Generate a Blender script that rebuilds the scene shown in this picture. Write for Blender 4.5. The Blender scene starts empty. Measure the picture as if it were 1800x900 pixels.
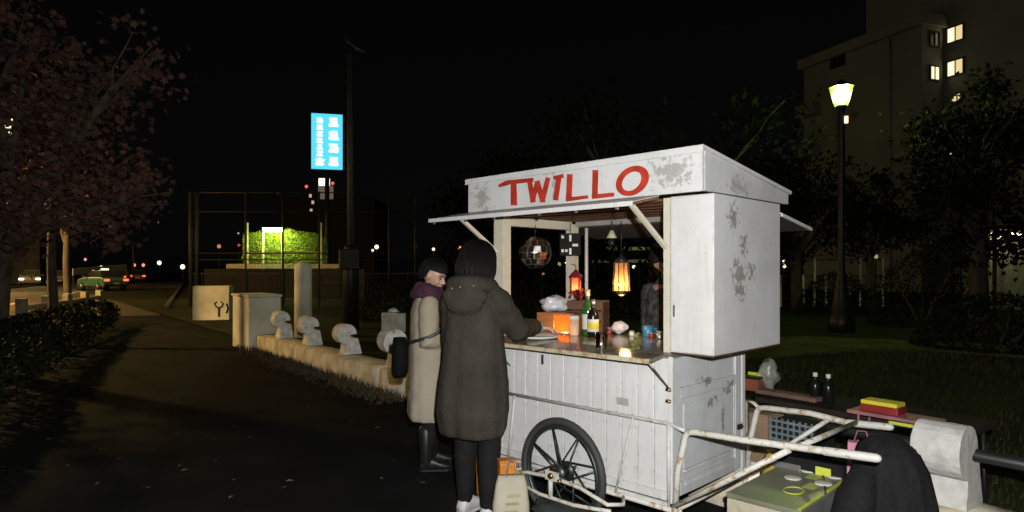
import bpy, bmesh, math, random
from mathutils import Vector, Matrix, noise as mnoise
R = math.radians
S = bpy.context.scene
COL = S.collection
rnd = random.Random(7)

# ------------------------------------------------------------------ camera
EYE = 1.48
F = 1150.0                      # focal length in photo pixels (photo 1800 wide)
cam_d = bpy.data.cameras.new('camera'); cam = bpy.data.objects.new('camera', cam_d); COL.objects.link(cam)
cam.location = (0, 0, EYE); cam.rotation_euler = (R(90), 0, 0)
cam_d.sensor_width = 36; cam_d.lens = 36*F/1800; cam_d.shift_y = 25/1800
cam_d.clip_start = 0.05; cam_d.clip_end = 600
S.camera = cam
S.view_settings.view_transform = 'Standard'; S.view_settings.look = 'None'
S.view_settings.exposure = 0; S.view_settings.gamma = 1
S.cycles.use_denoising = True
S.cycles.max_bounces = 6

# ------------------------------------------------------------------ night sky, faint moon, flash
SUN_EL, SUN_ROT = R(38), R(200)
W = bpy.data.worlds.new('World'); S.world = W; W.use_nodes = True
wn = W.node_tree; wn.nodes.clear()
sky = wn.nodes.new('ShaderNodeTexSky'); sky.sky_type = 'NISHITA'; sky.sun_disc = False
sky.sun_elevation = SUN_EL; sky.sun_rotation = SUN_ROT
hsv = wn.nodes.new('ShaderNodeHueSaturation'); hsv.inputs['Saturation'].default_value = 0.12
bg = wn.nodes.new('ShaderNodeBackground'); bg.inputs['Strength'].default_value = 0.0003
wo = wn.nodes.new('ShaderNodeOutputWorld')
wn.links.new(sky.outputs[0], hsv.inputs['Color']); wn.links.new(hsv.outputs[0], bg.inputs['Color'])
wn.links.new(bg.outputs[0], wo.inputs['Surface'])
sd = bpy.data.lights.new('moon', 'SUN'); sd.energy = 0.002; sd.angle = R(0.5); sd.color = (1, .96, .9)
so = bpy.data.objects.new('moon', sd); COL.objects.link(so)
so.rotation_euler = (R(90)-SUN_EL, 0, -SUN_ROT + math.pi)
# the photographer's flash gun, just above the lens
fd = bpy.data.lights.new('camera_flash', 'POINT'); fd.energy = 900; fd.color = (1.0, 0.985, 0.95); fd.shadow_soft_size = 0.02
fo = bpy.data.objects.new('camera_flash', fd); COL.objects.link(fo); fo.location = (0.08, -0.02, EYE+0.14)

# ------------------------------------------------------------------ helpers
def PX(px, py, y):
    """point on the ray of photo pixel (px, py) at depth y"""
    return Vector(((px-900)/F*y, y, EYE+(475-py)/F*y))

def tag(o, label=None, cat=None, group=None, kind=None):
    if label: o['label'] = label
    if cat: o['category'] = cat
    if group: o['group'] = group
    if kind: o['kind'] = kind
    return o

def empty(name, loc=(0, 0, 0), rz=0, label=None, cat=None, group=None):
    o = bpy.data.objects.new(name, None); COL.objects.link(o)
    o.location = loc; o.rotation_euler = (0, 0, rz); o.empty_display_size = .1
    return tag(o, label, cat, group)

def children(o):
    return [c for c in bpy.data.objects if c.parent == o]

def copy_tree(o, parent=None):
    c = o.copy(); COL.objects.link(c)
    if parent is not None: c.parent = parent
    for ch in children(o): copy_tree(ch, c)
    return c

class MB:
    def __init__(s): s.v = []; s.f = []; s.sm = []
    def add(s, vs, fs, smooth=False, M=None):
        b = len(s.v)
        s.v += [tuple(M @ Vector(v)) if M else tuple(v) for v in vs]
        s.f += [tuple(i+b for i in f) for f in fs]
        s.sm += [smooth]*len(fs); return s
    def box(s, x0, y0, z0, x1, y1, z1, M=None):
        vs = [(x0,y0,z0),(x1,y0,z0),(x1,y1,z0),(x0,y1,z0),(x0,y0,z1),(x1,y0,z1),(x1,y1,z1),(x0,y1,z1)]
        return s.add(vs, [(0,3,2,1),(4,5,6,7),(0,1,5,4),(1,2,6,5),(2,3,7,6),(3,0,4,7)], False, M)
    def cbox(s, c, d, M=None):
        return s.box(c[0]-d[0]/2, c[1]-d[1]/2, c[2]-d[2]/2, c[0]+d[0]/2, c[1]+d[1]/2, c[2]+d[2]/2, M)
    def beam(s, p, q, w, h):
        """box beam from p to q"""
        p, q = Vector(p), Vector(q); d = (q-p); L = d.length; d.normalize()
        up = Vector((0,0,1)) if abs(d.z) < .95 else Vector((0,1,0))
        a = d.cross(up).normalized(); b = a.cross(d)
        M = Matrix.Translation(p) @ Matrix((a, d, b)).transposed().to_4x4()
        return s.box(-w/2, 0, -h/2, w/2, L, h/2, M)
    def prism(s, poly, ax, t0, t1, M=None):
        """polygon (2D) extruded along axis ax ('x','y','z') from t0 to t1"""
        def P(a, b, t): return {'x': (t,a,b), 'y': (a,t,b), 'z': (a,b,t)}[ax]
        n = len(poly)
        vs = [P(a,b,t0) for a,b in poly] + [P(a,b,t1) for a,b in poly]
        fs = [tuple(range(n))[::-1], tuple(range(n,2*n))] + [(i,(i+1)%n,n+(i+1)%n,n+i) for i in range(n)]
        return s.add(vs, fs, False, M)
    def tube(s, pts, r, n=10, caps=True, M=None, closed=False, flat=None):
        pts = [Vector(p) for p in pts]; m = len(pts)
        rr = r if isinstance(r, list) else [r]*m
        vs = []; prev = None
        for i, p in enumerate(pts):
            if closed: d = pts[(i+1) % m]-pts[i-1]
            else: d = pts[min(i+1,m-1)]-pts[max(i-1,0)]
            d.normalize()
            if prev is None:
                a = d.orthogonal().normalized() if flat is None else (Vector(flat)-d*d.dot(Vector(flat))).normalized()
            else: a = (prev-d*d.dot(prev)).normalized()
            prev = a; b = d.cross(a)
            ra, rb = rr[i] if isinstance(rr[i], (tuple, list)) else (rr[i], rr[i])
            for k in range(n):
                t = 2*math.pi*k/n
                vs.append(p+a*math.cos(t)*ra+b*math.sin(t)*rb)
        fs = []
        for i in range(m if closed else m-1):
            j = (i+1) % m
            for k in range(n):
                fs.append((i*n+k, i*n+(k+1)%n, j*n+(k+1)%n, j*n+k))
        if caps and not closed:
            fs.append(tuple(range(n))[::-1]); fs.append(tuple(range((m-1)*n, m*n)))
        return s.add(vs, fs, True, M)
    def capsule(s, pts, rr, n=12, M=None):
        """tube with rounded ends"""
        pts = [Vector(p) for p in pts]
        d0 = (pts[0]-pts[1]).normalized(); d1 = (pts[-1]-pts[-2]).normalized()
        P = [pts[0]+d0*rr[0]*.98, pts[0]+d0*rr[0]*.7]+pts+[pts[-1]+d1*rr[-1]*.7, pts[-1]+d1*rr[-1]*.98]
        RR = [rr[0]*.2, rr[0]*.71]+list(rr)+[rr[-1]*.71, rr[-1]*.2]
        return s.tube(P, RR, n, True, M)
    def lathe(s, prof, n=20, c=(0,0,0), M=None, smooth=True):
        vs = []; m = len(prof)
        for r, z in prof:
            for k in range(n):
                t = 2*math.pi*k/n
                vs.append((c[0]+r*math.cos(t), c[1]+r*math.sin(t), c[2]+z))
        fs = [(i*n+k, i*n+(k+1)%n, (i+1)*n+(k+1)%n, (i+1)*n+k) for i in range(m-1) for k in range(n)]
        fs.append(tuple(range(n))[::-1]); fs.append(tuple(range((m-1)*n, m*n)))
        return s.add(vs, fs, smooth, M)
    def ell(s, c, r, M=None, nu=20, nv=14):
        vs = [(c[0], c[1], c[2]-r[2])]
        for i in range(1, nv):
            t = -math.pi/2+math.pi*i/nv
            for k in range(nu):
                a = 2*math.pi*k/nu
                vs.append((c[0]+r[0]*math.cos(t)*math.cos(a), c[1]+r[1]*math.cos(t)*math.sin(a), c[2]+r[2]*math.sin(t)))
        vs.append((c[0], c[1], c[2]+r[2])); L = len(vs)-1
        fs = [(0, 1+(k+1)%nu, 1+k) for k in range(nu)]
        for i in range(nv-2):
            for k in range(nu):
                a = 1+i*nu; fs.append((a+k, a+(k+1)%nu, a+nu+(k+1)%nu, a+nu+k))
        a = 1+(nv-2)*nu
        fs += [(a+k, a+(k+1)%nu, L) for k in range(nu)]
        return s.add(vs, fs, True, M)
    def loft(s, rings, caps=True, M=None):
        n = len(rings[0]); m = len(rings)
        vs = [p for r in rings for p in r]
        fs = [(i*n+k, i*n+(k+1)%n, (i+1)*n+(k+1)%n, (i+1)*n+k) for i in range(m-1) for k in range(n)]
        if caps: fs.append(tuple(range(n))[::-1]); fs.append(tuple(range((m-1)*n, m*n)))
        return s.add(vs, fs, True, M)
    def mesh(s, name, mat):
        me = bpy.data.meshes.new(name); me.from_pydata(s.v, [], s.f)
        me.polygons.foreach_set('use_smooth', s.sm)
        if mat: me.materials.append(mat)
        me.validate(); me.update(); return me
    def build(s, name, mat, parent=None, bevel=0, loc=None, fix=False):
        me = s.mesh(name, mat)
        if fix:
            b = bmesh.new(); b.from_mesh(me); bmesh.ops.recalc_face_normals(b, faces=b.faces); b.to_mesh(me); b.free()
        o = bpy.data.objects.new(name, me); COL.objects.link(o)
        if parent is not None: o.parent = parent
        if loc is not None: o.location = loc
        if bevel:
            m = o.modifiers.new('edge', 'BEVEL'); m.width = bevel; m.segments = 2; m.limit_method = 'ANGLE'; m.angle_limit = R(40)
        return o

def obj_of(name, me, parent=None, loc=None, rot=None):
    o = bpy.data.objects.new(name, me); COL.objects.link(o)
    if parent is not None: o.parent = parent
    if loc is not None: o.location = loc
    if rot is not None: o.rotation_euler = rot
    return o

# ------------------------------------------------------------------ materials
def principled(name):
    m = bpy.data.materials.new(name); m.use_nodes = True
    nt = m.node_tree; b = nt.nodes['Principled BSDF']
    return m, nt, b

def M_(name, col, rough=.6, metal=0., var=.25, scale=8., bump=0., bscale=60., col2=None, stretch=(1,1,1), spec=None, trans=0.):
    m, nt, b = principled(name)
    tc = nt.nodes.new('ShaderNodeTexCoord'); mp = nt.nodes.new('ShaderNodeMapping'); mp.inputs['Scale'].default_value = stretch
    nt.links.new(tc.outputs['Object'], mp.inputs[0])
    n = nt.nodes.new('ShaderNodeTexNoise'); n.inputs['Scale'].default_value = scale; n.inputs['Detail'].default_value = 6
    nt.links.new(mp.outputs[0], n.inputs['Vector'])
    r = nt.nodes.new('ShaderNodeValToRGB')
    c2 = col2 or tuple(c*(1-var) for c in col); c1 = col if col2 else tuple(min(1, c*(1+var)) for c in col)
    r.color_ramp.elements[0].position = .32; r.color_ramp.elements[1].position = .68
    r.color_ramp.elements[0].color = (*c2, 1); r.color_ramp.elements[1].color = (*c1, 1)
    nt.links.new(n.outputs['Fac'], r.inputs[0]); nt.links.new(r.outputs[0], b.inputs['Base Color'])
    b.inputs['Roughness'].default_value = rough; b.inputs['Metallic'].default_value = metal
    if spec is not None: b.inputs['Specular IOR Level'].default_value = spec
    if trans: b.inputs['Transmission Weight'].default_value = trans
    if bump:
        n2 = nt.nodes.new('ShaderNodeTexNoise'); n2.inputs['Scale'].default_value = bscale; n2.inputs['Detail'].default_value = 5
        nt.links.new(mp.outputs[0], n2.inputs['Vector'])
        bp = nt.nodes.new('ShaderNodeBump'); bp.inputs['Strength'].default_value = bump; bp.inputs['Distance'].default_value = .01
        nt.links.new(n2.outputs['Fac'], bp.inputs['Height']); nt.links.new(bp.outputs[0], b.inputs['Normal'])
    return m

def EM(name, col, st):
    m = bpy.data.materials.new(name); m.use_nodes = True; nt = m.node_tree; nt.nodes.clear()
    e = nt.nodes.new('ShaderNodeEmission'); e.inputs[0].default_value = (*col, 1); e.inputs[1].default_value = st
    o = nt.nodes.new('ShaderNodeOutputMaterial'); nt.links.new(e.outputs[0], o.inputs[0]); return m

def TRANSL(name, col, mixf=.75):
    """thin paper or cloth that lets lamp light through"""
    m = bpy.data.materials.new(name); m.use_nodes = True; nt = m.node_tree; nt.nodes.clear()
    t = nt.nodes.new('ShaderNodeBsdfTranslucent'); d = nt.nodes.new('ShaderNodeBsdfDiffuse')
    n = nt.nodes.new('ShaderNodeTexNoise'); n.inputs['Scale'].default_value = 25
    r = nt.nodes.new('ShaderNodeValToRGB'); r.color_ramp.elements[0].color = (*[c*.75 for c in col], 1); r.color_ramp.elements[1].color = (*col, 1)
    nt.links.new(n.outputs['Fac'], r.inputs[0]); nt.links.new(r.outputs[0], t.inputs[0]); nt.links.new(r.outputs[0], d.inputs[0])
    x = nt.nodes.new('ShaderNodeMixShader'); x.inputs[0].default_value = mixf
    o = nt.nodes.new('ShaderNodeOutputMaterial')
    nt.links.new(d.outputs[0], x.inputs[1]); nt.links.new(t.outputs[0], x.inputs[2]); nt.links.new(x.outputs[0], o.inputs[0]); return m

def node_math(nt, op, a, b=None, c=None):
    n = nt.nodes.new('ShaderNodeMath'); n.operation = op
    for i, v in enumerate((a, b, c)):
        if v is None: continue
        if isinstance(v, (int, float)): n.inputs[i].default_value = v
        else: nt.links.new(v, n.inputs[i])
    return n.outputs[0]

def PAINT(name, col=(.74,.75,.76), patches=(), patch_col=(.30,.30,.28), rust=0., streak=.5, rough=.5, blobscale=26.):
    """old white gloss paint: dirt, run-down streaks, rust specks and worn patches at given places"""
    col = tuple(.72*c for c in col); patch_col = tuple(.72*c for c in patch_col)     # darkened evenly to balance the strong flash
    m, nt, b = principled(name); L = nt.links.new
    tc = nt.nodes.new('ShaderNodeTexCoord'); ob = tc.outputs['Object']
    def noise(scale, det=5, stretch=None, rough_=.55):
        n = nt.nodes.new('ShaderNodeTexNoise'); n.inputs['Scale'].default_value = scale; n.inputs['Detail'].default_value = det; n.inputs['Roughness'].default_value = rough_
        if stretch:
            mp = nt.nodes.new('ShaderNodeMapping'); mp.inputs['Scale'].default_value = stretch; L(ob, mp.inputs[0]); L(mp.outputs[0], n.inputs['Vector'])
        else: L(ob, n.inputs['Vector'])
        return n.outputs['Fac']
    def ramp(f, a, c):
        r = nt.nodes.new('ShaderNodeMapRange'); r.inputs[1].default_value = a; r.inputs[2].default_value = c; r.clamp = True
        L(f, r.inputs[0]); return r.outputs[0]
    def mix(fac, A, B):
        x = nt.nodes.new('ShaderNodeMix'); x.data_type = 'RGBA'
        if isinstance(fac, float): x.inputs[0].default_value = fac
        else: L(fac, x.inputs[0])
        for i, v in ((6, A), (7, B)):
            if isinstance(v, tuple): x.inputs[i].default_value = (*v, 1)
            else: L(v, x.inputs[i])
        return x.outputs[2]
    c = mix(ramp(noise(2.6, 7, None, .65), .35, .68), col, tuple(k*f_ for k, f_ in zip(col, (.80,.79,.76))))
    st = node_math(nt, 'MULTIPLY', ramp(noise(7, 6, (4, 4, .35)), .52, .74), .45*streak)
    c = mix(st, c, (.36,.34,.29))
    sp = node_math(nt, 'MULTIPLY', ramp(noise(38, 3), .68, .74), .6)
    c = mix(sp, c, (.27,.26,.23))
    if rust:
        ru = node_math(nt, 'MULTIPLY', ramp(noise(22, 6, None, .7), .60-.12*rust, .70-.10*rust), .85)
        c = mix(ru, c, (.23,.115,.035))
    tot = None
    if patches:
        nb = noise(blobscale, 7, None, .72)
        for (cx, cy, cz, rx, ry, rz) in patches:
            v = nt.nodes.new('ShaderNodeVectorMath'); v.operation = 'SUBTRACT'; L(ob, v.inputs[0]); v.inputs[1].default_value = (cx, cy, cz)
            w = nt.nodes.new('ShaderNodeVectorMath'); w.operation = 'DIVIDE'; L(v.outputs[0], w.inputs[0]); w.inputs[1].default_value = (rx, ry, rz)
            ln = nt.nodes.new('ShaderNodeVectorMath'); ln.operation = 'LENGTH'; L(w.outputs[0], ln.inputs[0])
            d = node_math(nt, 'SUBTRACT', 1.0, ln.outputs['Value'])
            d = node_math(nt, 'MULTIPLY_ADD', d, .55, node_math(nt, 'MULTIPLY', node_math(nt, 'SUBTRACT', nb, .53), 3.0))
            mk = ramp(d, .08, .22)
            inside = ramp(ln.outputs['Value'], 1.25, 1.05)
            mk = node_math(nt, 'MULTIPLY', mk, inside)
            tot = mk if tot is None else node_math(nt, 'MAXIMUM', tot, mk)
        c = mix(node_math(nt, 'MULTIPLY', tot, .9), c, patch_col)
    bv = nt.nodes.new('ShaderNodeBevel'); bv.samples = 4; bv.inputs['Radius'].default_value = .007
    ge = nt.nodes.new('ShaderNodeNewGeometry'); dt = nt.nodes.new('ShaderNodeVectorMath'); dt.operation = 'DOT_PRODUCT'
    L(bv.outputs[0], dt.inputs[0]); L(ge.outputs['Normal'], dt.inputs[1])
    ew = node_math(nt, 'MULTIPLY', ramp(dt.outputs['Value'], .985, .90), node_math(nt, 'MULTIPLY', ramp(noise(11, 6, None, .7), .46, .58), .75))
    c = mix(ew, c, (.25,.21,.16))
    L(c, b.inputs['Base Color'])
    b.inputs['Roughness'].default_value = rough; b.inputs['Specular IOR Level'].default_value = .3
    bp = nt.nodes.new('ShaderNodeBump'); bp.inputs['Strength'].default_value = .25; bp.inputs['Distance'].default_value = .004
    L(noise(45, 5, (1,1,.5)), bp.inputs['Height']); L(bp.outputs[0], b.inputs['Normal'])
    return m

M = {}
M['plank'] = PAINT('painted_plank', (.72,.73,.735), streak=1.5, rust=.12)
M['white'] = PAINT('painted_board', (.72,.725,.73), streak=.8)
M['cream'] = PAINT('cream_timber', (.70,.66,.53), streak=.5)
M['pipe'] = PAINT('rusty_white_pipe', (.68,.67,.62), rust=.75, streak=.3)
M['pipe2'] = PAINT('white_pipe', (.66,.66,.64), rust=.25, streak=.3)
M['sign'] = PAINT('sign_board_paint', (.70,.71,.72), patches=[(.06,-.13,1.97,.15,.2,.10),(-1.33,-.13,1.955,.10,.2,.10),(-.76,-.13,2.05,.05,.2,.02),(-.70,-.13,1.97,.02,.2,.08)], patch_col=(.36,.36,.34), streak=.35)
M['gable'] = PAINT('gable_paint', (.62,.63,.63), patches=[(.25,.25,1.915,.2,.14,.06)], patch_col=(.36,.35,.33), streak=.5)
M['cabinet'] = PAINT('cabinet_paint', (.67,.68,.70), patches=[(.25,.20,1.76,.2,.075,.08),(.25,.32,1.61,.2,.05,.08),(.25,.27,1.46,.2,.10,.11),(.25,.42,1.47,.2,.07,.06),(.25,.28,1.37,.2,.08,.06)], patch_col=(.26,.25,.22), streak=.4, blobscale=30)
M['end'] = PAINT('end_panel_paint', (.62,.64,.67), patches=[(0,.35,.86,.2,.12,.03),(0,.55,.62,.2,.03,.09),(0,.42,.74,.2,.07,.035),(0,.62,.80,.2,.06,.05),(0,.50,.50,.2,.1,.02)], patch_col=(.24,.23,.2), streak=.9, blobscale=24)
M['red'] = M_('red_sign_paint', (0.3312,0.0252,0.0108), .55, var=.25, scale=18)
M['ply'] = M_('brown_plywood', (0.18,0.0792,0.0324), .6, col2=(0.0936,0.0396,0.018), scale=3, stretch=(1,9,9), bump=.1)
M['counter'] = M_('worn_counter_laminate', (0.144,0.126,0.1008), .16, var=.35, scale=14)
M['brass'] = M_('tarnished_edge', (0.3024,0.2376,0.1152), .35, .8, col2=(0.1152,0.0648,0.0288), scale=30)
M['edge'] = PAINT('chipped_cream_edge', (.62,.56,.40), rust=.9, streak=.3)
M['black'] = M_('black_rubber', (.025,.025,.024), .7, bump=.1)
M['rim'] = M_('dark_green_steel', (.022,.032,.028), .4, .4)
M['iron'] = M_('black_iron', (.015,.015,.016), .45, .3)
M['asphalt'] = M_('dark_asphalt', (.0095,.0105,.0115), .95, var=.35, scale=1.1, bump=.6, bscale=90, spec=.05)
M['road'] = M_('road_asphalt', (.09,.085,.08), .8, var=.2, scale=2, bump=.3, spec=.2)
M['line'] = M_('road_paint', (.7,.68,.6), .7)
M['lawn'] = M_('lawn_soil', (.036,.037,.017), .95, col2=(.018,.021,.010), scale=1.4, bump=.5, spec=.05)
M['path'] = M_('lamplit_lawn', (.115,.112,.055), .95, col2=(.05,.05,.025), scale=1.6, bump=.4, spec=.05)  # paler olive painted as lamplight on the grass
M['grass'] = M_('grass_blade', (.034,.036,.014), .9, col2=(.017,.021,.008), scale=.9, spec=.05)
M['stone'] = M_('weathered_concrete_dim', (0.4608,0.4572,0.4392), .85, col2=(0.3384,0.3312,0.3096), scale=16, bump=.35, bscale=40)  # near copy of the post concrete, darkened against the strong flash
M['stone_lightened'] = M_('concrete_lightened', (.90,.89,.86), .85, col2=(.52,.50,.44), scale=9, bump=.35, bscale=40)  # far copy of the same concrete, lightened where the flash falls off
M['stone_base'] = M_('mossy_concrete', (.88,.82,.66), .9, col2=(.46,.38,.24), scale=4., bump=.5, bscale=30)
M['stone_far'] = M_('old_concrete', (.84,.81,.70), .9, col2=(.56,.53,.43), scale=2.2, bump=.3, bscale=25)
M['bark'] = M_('tree_bark', (.06,.045,.03), .95, var=.4, scale=10, bump=.8, bscale=30, stretch=(1,1,.3))
M['maple'] = M_('maple_leaf', (.125,.052,.038), .7, col2=(.036,.024,.018), scale=2.5, spec=.3)
M['leaf'] = M_('dark_leaf', (0.01224,0.01368,0.0072), .8, col2=(0.00576,0.0072,0.0036), scale=1.2, spec=.05)
M['leaf2'] = M_('hedge_leaf', (0.01584,0.01944,0.00864), .7, col2=(0.0072,0.01008,0.00432), scale=2, spec=.05)
M['weed'] = M_('dry_weed', (0.0864,0.0612,0.0288), .9, col2=(0.036,0.0252,0.01296), scale=4)
M['wood'] = M_('orange_wood', (0.2448,0.1008,0.0252), .5, col2=(0.144,0.054,0.0144), scale=4, stretch=(1,1,8))
M['darkwood'] = M_('dark_wood', (0.0864,0.0396,0.02016), .6, col2=(0.0504,0.0216,0.01152), scale=4, stretch=(1,1,8))
M['skin'] = M_('skin', (0.4032,0.2484,0.1836), .5, var=.06, scale=14, bump=.05)
M['hair'] = M_('black_hair', (0.00288,0.002592,0.002376), .55, spec=.18, var=.3, scale=40, stretch=(6,6,.6), bump=.5, bscale=70)
M['coat_dark'] = M_('charcoal_coat', (0.04032,0.03456,0.02664), .85, col2=(0.02448,0.02232,0.01872), scale=5, bump=.8, bscale=70, spec=.15)
M['coat_beige'] = M_('beige_coat', (.335,.290,.225), .85, col2=(.28,.24,.18), scale=4, bump=.25, bscale=160, spec=.2)
M['scarf'] = M_('plum_scarf', (0.0396,0.00792,0.02448), .9, var=.3, scale=12, bump=.6, bscale=60)
M['black_cloth'] = M_('black_cloth', (0.00576,0.00576,0.00648), .85, var=.35, scale=9, bump=.9, bscale=28, spec=.25)
M['shirt'] = M_('patterned_shirt', (0.0792,0.0792,0.0792), .8, col2=(0.00864,0.00864,0.00864), scale=22)
M['sneaker'] = M_('white_leather', (0.4464,0.4464,0.4464), .5, var=.08)
M['canvas'] = M_('cream_canvas', (0.36,0.3312,0.2592), .9, var=.12, scale=5, bump=.25, bscale=80)
M['orange'] = M_('orange_plastic', (0.4464,0.1512,0.0144), .45)
def GLASSMAT():
    m = bpy.data.materials.new('clear_glass'); m.use_nodes = True; nt = m.node_tree; nt.nodes.clear()
    t = nt.nodes.new('ShaderNodeBsdfTransparent'); t.inputs[0].default_value = (.97,.98,.97,1); g = nt.nodes.new('ShaderNodeBsdfGlossy'); g.inputs['Roughness'].default_value = .08
    f = nt.nodes.new('ShaderNodeFresnel'); f.inputs[0].default_value = 1.5; a = nt.nodes.new('ShaderNodeMath'); a.operation = 'ADD'; a.inputs[1].default_value = .16
    x = nt.nodes.new('ShaderNodeMixShader'); o = nt.nodes.new('ShaderNodeOutputMaterial')
    nt.links.new(f.outputs[0], a.inputs[0]); nt.links.new(a.outputs[0], x.inputs[0]); nt.links.new(t.outputs[0], x.inputs[1]); nt.links.new(g.outputs[0], x.inputs[2]); nt.links.new(x.outputs[0], o.inputs[0]); return m
M['glass'] = GLASSMAT()
M['green_glass'] = M_('green_bottle_glass', (0.0252,0.0936,0.0216), .08, var=.15)
M['dark_glass'] = M_('dark_bottle_glass', (.006,.008,.006), .22, spec=.25)
M['label'] = M_('paper_label', (0.4752,0.4896,0.4464), .7, var=.08)
M['yellow'] = M_('yellow_print', (0.504,0.432,0.0216), .6, var=.15)
M['foil'] = M_('foil', (.75,.62,.36), .35, .5)
M['plasticbag'] = M_('white_plastic_bag', (0.4464,0.4464,0.4752), .35, var=.15, scale=16, bump=.6, bscale=30)
M['greybag'] = M_('clear_plastic_bag', (0.1872,0.2016,0.1728), .35, var=.3, scale=14, bump=.6, bscale=30)
M['redthing'] = M_('red_plastic', (0.1728,0.01296,0.01152), .45)
M['pink'] = M_('pink_paint', (0.2448,0.0936,0.108), .6)
M['mirror'] = M_('mirror_tile', (.85,.85,.83), .20, 1., col2=(.22,.13,.08), scale=14)  # brown in the tile colour paints in the lantern reflections
M['lens'] = M_('grey_metal', (.3,.3,.3), .4, .8)
M['blueplastic'] = M_('blue_plastic', (0.0216,0.144,0.2592), .4)
M['greycrate'] = M_('blue_grey_plastic', (0.0936,0.1188,0.1332), .5, var=.2)
M['cardboard'] = M_('cardboard', (0.1728,0.1116,0.0684), .85, var=.12)
M['lid'] = M_('clear_green_lid', (0.1584,0.1656,0.1152), .4, col2=(0.1152,0.1224,0.0792), scale=6)
M['pale_wood'] = M_('pale_board', (0.3744,0.3528,0.2592), .7, col2=(0.288,0.2592,0.1872), scale=3, stretch=(8,1,8))
M['lime'] = M_('lime_tape', (0.432,0.4752,0.0432), .5, var=.1)
M['build'] = M_('apartment_concrete', (.37,.36,.36), .9, col2=(.29,.285,.28), scale=.3)
M['netpost'] = M_('galvanised_post', (0.05,0.05,0.05), .6, .2)
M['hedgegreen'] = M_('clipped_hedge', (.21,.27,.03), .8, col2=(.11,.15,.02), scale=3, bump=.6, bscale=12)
M['taxi'] = M_('green_car_paint', (.07,.19,.13), .3)
M['carpaint'] = M_('grey_car_paint', (.16,.15,.14), .3)
M['chrome'] = M_('plate_white', (.7,.7,.66), .5)
M['win_dark'] = M_('dark_window_glass', (.03,.033,.035), .12)
M['leaf_yellow'] = M_('fallen_leaf', (.12,.07,.03), .8, var=.35, scale=30)

# ------------------------------------------------------------------ ground
def sheet(name, pts, mat, z, sub=0):
    mb = MB(); mb.add([(x, y, z) for x, y in pts], [tuple(range(len(pts)))])
    return tag(mb.build(name, mat), kind='structure')
sheet('ground', [(-300,-60),(300,-60),(300,420),(-300,420)], M['asphalt'], 0.0)
WD = Vector((-.608,.794,0)); WN = Vector((-.794,-.608,0)); W0 = Vector((2.12,3.36,0))   # low wall line: start, direction, face normal
def wl(t, off=0): return W0+WD*t-WN*off
# lawn on the park side of the low wall, with a low mound
mb = MB(); NX, NY = 70, 60
for j in range(NY+1):
    for i in range(NX+1):
        t = -12+72*(i/NX)**1.0; o = .2+58*(j/NY)**1.7
        p = wl(t, o)
        h = .03+.02*mnoise.noise((p.x*.5, p.y*.5, 0))
        h += .34*math.exp(-((p.x-5.3)**2/3.2+(p.y-8.6)**2/2.2))
        mb.v.append((p.x, p.y, h))
mb.f = [(j*(NX+1)+i, j*(NX+1)+i+1, (j+1)*(NX+1)+i+1, (j+1)*(NX+1)+i) for j in range(NY) for i in range(NX)]; mb.sm = [True]*len(mb.f)
tag(mb.build('lawn', M['lawn'], fix=True), kind='structure')
mb = MB()
for k in range(26000):
    o = .3+13*rnd.random()**1.4; t = -5+9*rnd.random()
    p = wl(t, o)
    h0 = .03+.34*math.exp(-((p.x-5.3)**2/3.2+(p.y-8.6)**2/2.2))
    a = rnd.random()*6.28; w = .008+.01*rnd.random(); h = .03+.06*rnd.random()
    dx, dy = math.cos(a)*w, math.sin(a)*w; lx, ly = rnd.uniform(-.03,.03), rnd.uniform(-.03,.03)
    mb.add([(p.x-dx,p.y-dy,h0-.02),(p.x+dx,p.y+dy,h0-.02),(p.x+lx,p.y+ly,h0+h)], [(0,1,2)])
tag(mb.build('lawn_grass', M['grass']), kind='stuff')
def gnd(px, py): d = EYE*F/(py-475); return ((px-900)/F*d, d)
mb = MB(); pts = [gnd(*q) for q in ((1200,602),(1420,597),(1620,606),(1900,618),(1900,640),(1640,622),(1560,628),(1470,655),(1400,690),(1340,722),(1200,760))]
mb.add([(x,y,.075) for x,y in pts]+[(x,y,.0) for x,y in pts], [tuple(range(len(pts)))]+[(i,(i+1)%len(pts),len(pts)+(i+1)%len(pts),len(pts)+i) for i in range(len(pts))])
tag(mb.build('lit_lawn_patch', M['path'], fix=True), kind='structure')  # pool of lamplight on the lawn, laid as a paler sheet
# road beyond the hedge
e0, e1 = Vector((-11.6,21.5,0)), Vector((-46,92,0)); rd = (e1-e0).normalized(); rn = Vector((-rd.y, rd.x, 0))
if rn.x > 0: rn = -rn
def rp(a, b): p = e0+rd*a+rn*b; return (p.x, p.y)
sheet('road', [rp(0,0), rp(0,12), rp(150,12), rp(150,0)], M['road'], .004)
for b in (5.9,):
    for a in range(3, 60, 9):
        pass
mb = MB()
for a in range(2, 90, 8):
    q = [rp(a,6.0), rp(a,6.18), rp(a+4,6.18), rp(a+4,6.0)]
    mb.add([(x,y,.008) for x,y in q], [(0,1,2,3)])
tag(mb.build('road_marking', M['line']), kind='structure')
mb = MB()
for b0, b1 in ((-.15,0),(12,12.15)):
    q = [rp(4,b0), rp(4,b1), rp(150,b1), rp(150,b0)]
    mb.add([(x,y,z) for z in (0,.13) for x,y in q], [(0,1,2,3),(4,5,6,7),(0,1,5,4),(1,2,6,5),(2,3,7,6),(3,0,4,7)])
tag(mb.build('kerb', M['road'], fix=True), kind='structure')

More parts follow.
